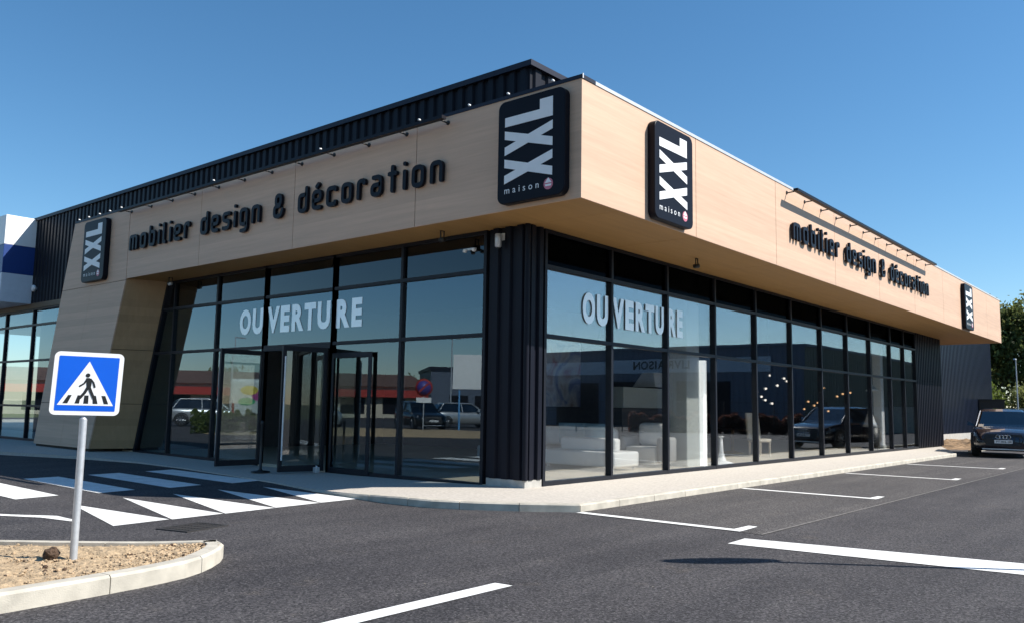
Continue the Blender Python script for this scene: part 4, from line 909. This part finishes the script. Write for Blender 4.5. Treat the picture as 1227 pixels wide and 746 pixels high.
# ------------------------------------------------------------------ right background
b = MB(); vs = []; U, V = 90, 34
for i in range(U + 1):
    for j in range(V + 1):
        x = 37.0 + 12 * i / U; y = 7.5 + 2.72 * j / V; e = min(1, 4 * min(i / U, 1 - i / U)) * min(1, 3.2 * min(j / V, 1.25 - j / V)); vs.append((x, y, -.01 + e * (.13 + .20 * noise.noise(Vector((x * 1.1, y * 1.6, 9))) + .15 * noise.noise(Vector((x * 3.7, y * 3.7, 2))))))
b.add(vs, [(i * (V + 1) + j, (i + 1) * (V + 1) + j, (i + 1) * (V + 1) + j + 1, i * (V + 1) + j + 1) for i in range(U) for j in range(V)], 0, True); struct('soil_heap', b, mat('brown_earth', (0.22, 0.14, 0.075), 0.95, var=0.55, scale=4, bump=0.8, bscale=20))
b = MB(); b.box(35.5, 49, 7.15, 7.3, -.02, .07); struct('kerb', b, M['kerb'])
t = thing('utility_cabinet', 'black utility cabinet beyond the recessed cladding wall at the right', 'cabinet', (53.5, 9.7, 0), .17)
b = MB(); b.box(-.4, .4, -.62, .62, 0, 2.2); b.build('cabinet_body', M['signblack'], t, bevel=.015); b = MB(); b.box(-.46, .46, -.68, .68, 2.2, 2.27); b.build('cabinet_top', M['plastic'], t)
for s in (-1, 1): b = MB(); b.box(-.425, -.403, s * .31 - .28, s * .31 + .28, .15, 2.1); d_ = b.build('cabinet_door', M['plastic'], t); b2 = MB(); b2.box(-.45, -.426, s * .07 - .02, s * .07 + .02, 1.0, 1.15); b2.build('handle', M['galv'], d_)
t = thing('lamp_post', 'thin grey lamp post in front of the trees at the right', 'lamp post', (61, 9.6, 0)); b = MB(); b.tube((0, 0, 0), (0, 0, 4.9), .05, .03, n=10); b.build('pole', M['galv'], t); b = MB(); b.hexa([(-.5, -.06, 4.86), (0, -.06, 4.86), (0, .06, 4.86), (-.5, .06, 4.86), (-.45, -.05, 4.94), (0, -.05, 4.94), (0, .05, 4.94), (-.45, .05, 4.94)]); b.build('lamp_head', M['galv'], t)
b = MB(); b.box(64, 64.25, -12, 22, -.02, 1.75); b.box(63.97, 64.28, -12, 22, 1.75, 1.85); tag(b.build('boundary_wall', M['stone']), 'low pale boundary wall in front of the trees behind the parked car', 'wall')

def tree(name, label, loc, h, rad, trunk_h, nleaf, lm, group=None, lsize=.16, seed=1, cat='tree', flat=1.0):
    g = np.random.default_rng(seed); t = thing(name, label, cat, loc, 0, group)
    b = MB(); b.tube((0, 0, -.05), (0.1, 0, trunk_h), .05 * rad + .06, .04 * rad + .03, n=10); cl = []
    nb = 11
    for k in range(nb):
        a = 2.399 * k; hz = trunk_h * (.7 + .3 * k / nb); f = .35 + .65 * g.random(); tip = np.array([math.cos(a) * rad * .75 * f, math.sin(a) * rad * .75 * f, trunk_h + (h - trunk_h) * (.15 + .75 * k / nb) * .95])
        b.tube((.05, 0, hz), tuple(tip), .035 * rad, .01 * rad, n=6); cl.append(tip)
    b.build('trunk', M['bark'], t)
    C = []
    nc = 46
    for k in range(nc):
        u = g.normal(size=3); u /= np.linalg.norm(u); rr = g.random() ** .45
        C.append(np.array([u[0] * rad * rr, u[1] * rad * rr, trunk_h * .75 + (h - trunk_h * .75) * (.5 + .5 * u[2] * rr)]))
    C = np.array(C + cl); sz = g.uniform(.13, .30, len(C)) * rad
    idx = g.integers(0, len(C), nleaf); p = C[idx] + g.normal(size=(nleaf, 3)) * sz[idx][:, None] * np.array([.75, .75, .6])
    p = p[p[:, 2] > .15]; n_ = len(p)
    a = g.normal(size=(n_, 3)); a /= np.linalg.norm(a, axis=1)[:, None]; c = np.cross(a, g.normal(size=(n_, 3))); c /= np.linalg.norm(c, axis=1)[:, None]
    s = g.uniform(.6, 1.3, n_)[:, None] * lsize; v = np.stack([p - a * s, p + c * s * .5, p + a * s, p - c * s * .5], 1).reshape(-1, 3)
    me = bpy.data.meshes.new('crown'); me.from_pydata(v.tolist(), [], np.arange(4 * n_).reshape(-1, 4).tolist()); me.materials.append(lm); o = bpy.data.objects.new('crown', me); COL.objects.link(o); o.parent = t
    return t
tree('broadleaf_tree', 'tall dark green tree behind the right end of the fascia', (74, 14.2, 0), 10.6, 3.6, 2.5, 8500, M['leaf'], lsize=.2, seed=3)
tree('broadleaf_tree', 'tall tree at the right edge of the picture above the parked car', (76, 10.2, 0), 11.0, 3.8, 2.5, 8500, M['leaf2'], lsize=.2, seed=5)
tree('broadleaf_tree', 'dark tree behind the others at the far right', (84, 16, 0), 10.5, 4, 3, 12000, M['leaf'], lsize=.22, seed=8)
tree('broadleaf_tree', 'tree outside the frame right of the parked car', (78, 4.5, 0), 10.5, 4, 2.5, 12000, M['leaf2'], lsize=.22, seed=9)
tree('shrub', 'light yellow green shrub beside the black utility cabinet', (66, 12.6, 0), 3.4, 1.5, .5, 5000, M['leaf3'], lsize=.13, seed=6, cat='shrub')
tree('shrub', 'green shrub between the tree trunks above the car roof', (68, 9.6, 0), 3.6, 1.9, .5, 6000, M['leaf2'], lsize=.13, seed=12, cat='shrub')

# ------------------------------------------------------------------ across the car park (seen in the glass)
# delivery shed opposite the right facade
shed = thing('delivery_shed', 'dark delivery shed standing across the car park, mirrored in the side windows', 'building', (59.5, -4.85, 0))
b = MB(); corrugated(b, (0, 0), (0, -60), 0, 6.15, (-1, 0), .5, .04); b.box(.05, 30, -60, -.06, 0, 6.1); b.build('end_wall', M['bluegrey'], shed)
b = MB(); corrugated(b, (0, 0), (30, 0), 0, 6.15, (0, 1), .5, .04); b.build('side_wall', M['olive'], shed)
b = MB(); b.box(-.12, 30.1, -60, .12, 6.15, 6.35); b.build('coping', M['bluegrey'], shed)
b = MB(); b.box(-.10, -.05, -24, -2.5, 4.3, 5.4); b.build('sign_band', M['band'], shed)
b = MB(); write(b, 'LIVRAISON', 0, 0, .62, 0, track=.14, bold=.03); b.build('lettering', M['signblack'], shed, plane_xf((-.105, -9.0, 4.62), (0, -1, 0), (0, 0, 1)))
for k, y in enumerate((-8, -14, -20)): b = MB(); b.box(-.10, -.05, y - 2.2, y + 2.2, .05, 3.6); b.build('loading_door', M['clad'], shed)
# fence along the far side of the lot
t = thing('mesh_fence', 'dark mesh fence with slim posts across the car park', 'fence', (50.9, -.4, 0), -.59)
for k in range(9): b = MB(); b.box(-.03, .03, -3 * k - .03, -3 * k + .03, 0, 2.0); b.build('post', M['iron'], t)
b = MB()
for k in range(160): b.box(-.005, .005, -.15 * k - .004, -.15 * k + .004, .05, 1.9)
for z in (.1, .7, 1.3, 1.9): b.box(-.008, .008, -24, 0, z - .01, z + .01)
b.build('mesh_panel', M['iron'], t)
def hedge(label, A, B, th, h, n, lm, seed):
    g = np.random.default_rng(seed); A = np.array(A); B = np.array(B); d = (B - A) / np.linalg.norm(B - A); q = np.array([-d[1], d[0]])
    t_ = g.random(n); o_ = g.uniform(-th / 2, th / 2, n); xy = A + (B - A) * t_[:, None] + q * o_[:, None]; top = h * (1 + .16 * np.sin(t_ * 37) + .1 * np.sin(t_ * 91))
    p = np.concatenate([xy, (top * g.random(n) ** .7)[:, None]], 1)
    a = g.normal(size=(n, 3)); a /= np.linalg.norm(a, axis=1)[:, None]; c = np.cross(a, g.normal(size=(n, 3))); c /= np.linalg.norm(c, axis=1)[:, None]; s = g.uniform(.06, .13, n)[:, None]
    v = np.stack([p - a * s, p + c * s * .6, p + a * s, p - c * s * .6], 1).reshape(-1, 3); me = bpy.data.meshes.new('hedge'); me.from_pydata(v.tolist(), [], np.arange(4 * n).reshape(-1, 4).tolist()); me.materials.append(lm)
    o = bpy.data.objects.new('hedge', me); COL.objects.link(o); return tag(o, label, 'hedge')
hedge('dark reddish hedge behind the mesh fence across the car park', (45.2, -10.5), (51.5, -1.2), .8, 1.05, 15000, M['hedge'], 4)
# the road side opposite the left facade
t = thing('restaurant', 'low restaurant with red awning band across the road, mirrored in the entrance glass', 'building', (-22, 76, 0), math.atan2(-12, -15) + math.pi)
b = MB(); b.box(-22, 22, 0, 10, 0, 3.2); b.build('wall', M['stone'], t); b = MB(); b.box(-22.3, 22.3, -.8, .0, 2.1, 2.85); b.build('awning', M['red'], t)
b = MB(); b.hexa([(-22.6, -.5, 3.2), (22.6, -.5, 3.2), (22.6, 10.5, 3.2), (-22.6, 10.5, 3.2), (-21, 5, 4.6), (21, 5, 4.6), (21, 5.4, 4.6), (-21, 5.4, 4.6)]); b.build('roof', M['rooftile'], t)
for k in range(10): b = MB(); b.box(-20 + k * 4.2, -17.6 + k * 4.2, -.03, 0, .4, 2.05); b.build('window', M['black'], t)
def boxy_van(label, loc, rz, paint, H, L, Wv, name, cat, art):
    t = thing(name, label, cat, loc, rz); b = MB(); hl = L / 2; hw = Wv / 2
    prof = [(-hl, .35), (-hl, H - .12), (-hl + .15, H), (hl - 1.7, H), (hl - 1.0, H - .75), (hl - .1, H * .46), (hl, .6), (hl, .35)]
    b.prism([(p[0], -hw, p[1]) for p in prof], (0, 2 * hw, 0)); b.build('body', paint, t, bevel=.06)
    b = MB(); b.prism([(hl - 1.62, -hw * .85, H - .09), (hl - 1.06, -hw * .85, H - .70), (hl - 1.06, hw * .85, H - .70), (hl - 1.62, hw * .85, H - .09)], (.05, 0, .06)); b.build('windscreen', M['black'], t)
    for s in (-1, 1): b = MB(); b.prism([(hl - 1.75, s * hw, H - .15), (hl - 1.1, s * hw, H - .72), (hl - 1.1, s * hw, H - 1.0), (hl - 2.3, s * hw, H - 1.0), (hl - 2.3, s * hw, H - .15)], (0, s * .012, 0)); b.build('side_window', M['black'], t)
    for sx_ in (-1, 1):
        for s in (-1, 1): b = MB(); b.lathe([(.2, -.11), (.34, -.1), (.34, .1), (.2, .11)], (sx_ * (hl - .95), s * (hw - .08), .34), 20, axis='y'); b.build('wheel', M['tyre'], t)
    for s in (-1, 1): b = MB(); b.box(-hl - .012, -hl, s * (hw - .14) - .06, s * (hw - .14) + .06, .8, 1.4); b.build('tail_light', M['red'], t)
    if art:
        for (y, z, ry, rz_, m) in ((-.15, H - .55, .42, .22, M['yellow']), (.3, H - .8, .34, .24, M['magenta']), (-.25, H - 1.08, .4, .18, M['green'])):
            b = MB(); b.prism([(-hl - .004 - .002 * abs(z), y + a, z + c) for a, c in circle(0, 0, ry, 20, rz_ / ry)], (-.003, 0, 0)); b.build('print_patch', m, t)
    else:
        b = MB(); b.box(-hl - .008, -hl, -hw * .78, hw * .78, H - .75, H - .2); b.build('rear_window', M['black'], t)
    return t
boxy_van('white van with a colourful print on its back doors, parked across the road', (-3.0, 37.2, 0), math.atan2(.72, -.7), M['vanwhite'], 2.55, 5.4, 2.0, 'cargo_van', 'van', True)
boxy_van('silver people carrier parked across the road near the white van', (2.5, 42.5, 0), math.atan2(.8, -.6), M['silver'], 1.85, 4.5, 1.85, 'people_carrier', 'car', False)
make_car('black estate car parked across the road behind the no parking sign', M['blackpaint'], (-13, 36, 0), math.atan2(-.7, -.7) + 1.2, logo_rings=False)
c2 = make_car('silver estate car parked across the road beside the black one', M['silver'], (-9.5, 41, 0), math.atan2(-.7, -.7) + 1.2, logo_rings=False)
b = MB(); vs = []; U, V = 40, 16
dd = Vector((-.62, .78)); pp = Vector((-.78, -.62)) * -1
for i in range(U + 1):
    for j in range(V + 1):
        q = Vector((-7.5, 26.5)) + Vector((.66, -.75)) * 0 + Vector((-.66, -.75)) * (i / U - .5) * 26 + Vector((-.75, .66)) * (j / V - .5) * 4
        e = min(1, 6 * min(i / U, 1 - i / U)) * math.sin(math.pi * j / V); vs.append((q.x, q.y, -.02 + .32 * e + .04 * noise.noise(Vector((q.x, q.y, 0)))))
b.add(vs, [(i * (V + 1) + j, (i + 1) * (V + 1) + j, (i + 1) * (V + 1) + j + 1, i * (V + 1) + j + 1) for i in range(U) for j in range(V)], 0, True); struct('verge', b, M['soil'])
t = thing('no_parking_sign', 'round blue no parking sign with red ring on a post on the verge', 'road sign', (-6.4, 28.9, .35)); rz = math.atan2(-.72, .69); t.rotation_euler = (0, 0, rz)
b = MB(); b.tube((0, 0, -.3), (0, 0, 2.3), .03, n=10); b.build('post', M['galv'], t)
b = MB(); b.lathe([(.42, .03), (.42, .045)], (0, 0, 1.9), 28, axis='x'); ds = b.build('disc', M['red'], t); b = MB(); b.lathe([(.33, .045), (.33, .048)], (0, 0, 1.9), 28, axis='x'); b.build('blue_field', M['fadeblue'], ds)
b = MB(); b.prism([(.0485, -.26, 2.08), (.0485, -.2, 2.14), (.0485, .26, 1.72), (.0485, .2, 1.66)], (.002, 0, 0)); b.build('red_bar', M['red'], ds); b = MB(); b.box(.03, .042, -.36, .36, 1.18, 1.42); b.build('plate', M['white'], t)
t = thing('notice_board', 'white notice board on two blue posts on the verge', 'sign board', (-11.6, 30.6, .1)); t.rotation_euler = (0, 0, rz)
b = MB(); b.box(-.04, .04, -1.0, 1.0, 2.2, 4.05); b.build('board', M['white'], t, bevel=.01)
for s in (-.62, .62): b = MB(); b.tube((-.07, s, -.1), (-.07, s, 4.0), .05, n=10); b.build('post', M['postblue'], t)
hedge('low green hedge on the verge near the white van', (1.6, 35.6), (-.8, 33.2), 1.0, .9, 2500, M['leaf3'], 14)
for q, (x, y, rz_, lb) in enumerate(((-19, 38, .5, 'silver estate car at the far end of the row across the road'), (-5.0, 45.5, .6, 'silver estate car beyond the people carrier across the road'))):
    c3 = copy_tree(c2); c3.location = (x, y, 0); c3.rotation_euler = (0, 0, rz_ + math.pi); c3['label'] = lb
for q, (x, y) in enumerate(((-4.5, 50), (-24, 44), (-14, 58))):
    t = thing('street_lamp', ('tall street lamp beside the restaurant across the road', 'tall street lamp left of the notice board across the road', 'tall street lamp between the parked cars and the restaurant')[q], 'street lamp', (x, y, 0)); b = MB(); b.tube((0, 0, 0), (0, 0, 6.5), .07, .04, n=10); b.build('pole', M['galv'], t); b = MB(); b.box(-.9, 0, -.08, .08, 6.45, 6.53); b.build('lamp_head', M['galv'], t)
for q, (x, y, w_, d_, h_, m_, lb) in enumerate(((-58, 62, 26, 14, 5.5, 'bluegrey', 'blue grey retail shed far across the road'), (12, 96, 30, 14, 4.6, 'stone', 'beige retail unit with dark windows far across the road'), (-75, 40, 18, 14, 6.0, 'olive', 'olive retail shed at the far end across the road'))):
    t = thing('retail_building', lb, 'building', (x, y, 0), math.atan2(-12, -15) + math.pi); b = MB(); b.box(-w_ / 2, w_ / 2, 0, d_, 0, h_); b.build('wall', M[m_], t); b = MB(); b.box(-w_ / 2 - .2, w_ / 2 + .2, -.2, d_ + .2, h_, h_ + .4); b.build('roof_edge', M['cap'], t)
    for k in range(int(w_ / 3)): b = MB(); b.box(-w_ / 2 + .6 + 3 * k, -w_ / 2 + 2.8 + 3 * k, -.04, 0, .2, 2.6); b.build('window', M['black'], t)
b = MB(); vs = []; n_ = 90
for i in range(n_ + 1):
    a = R(75 + 120 * i / n_); hh = 11 + 9 * noise.noise(Vector((a * 4, 2, 0))) + 3 * noise.noise(Vector((a * 17, 5, 0)))
    for rr, zz in ((430, -1), (470, hh * .7), (520, hh), (620, -1)): vs.append((rr * math.cos(a), rr * math.sin(a), zz))
b.add(vs, [(i * 4 + j, i * 4 + j + 1, i * 4 + 5 + j, i * 4 + 4 + j) for i in range(n_) for j in range(3)], 0, True); struct('hills', b, mat('wooded_hills', (0.07, 0.085, 0.075), 0.95, var=.5, scale=.06))
k = 0
for i in range(11):
    a = i / 10; x = -150 + 92 * a + rng.uniform(-3, 3); y = 92 + 78 * a + rng.uniform(-4, 4)
    tree('broadleaf_tree', 'dark green tree in the row behind the restaurant across the road', (x, y, 0), 6 + 2.5 * rng.random(), 4.5, 2, 3500, M['leaf'] if i % 2 else M['leaf2'], 'trees behind the restaurant', lsize=.4, seed=20 + i)
# round road sign beyond the right edge of the picture, whose shadow lies on the asphalt
t = thing('round_road_sign', 'round white road sign with red ring on a tall post right of the stop line', 'road sign', (7.58 + 3.9 * .56, 3.75 - 3.9 * .828, 0)); t.rotation_euler = (0, 0, R(-118))
b = MB(); b.tube((0, 0, 0), (0, 0, 3.9), .035, n=12); b.build('post', M['galv'], t); b = MB(); b.lathe([(.42, .03), (.42, .045)], (0, 0, 3.62), 32, axis='x'); ds = b.build('disc', M['red'], t); b = MB(); b.lathe([(.32, .045), (.32, .048)], (0, 0, 3.62), 32, axis='x'); b.build('white_field', M['white'], ds)
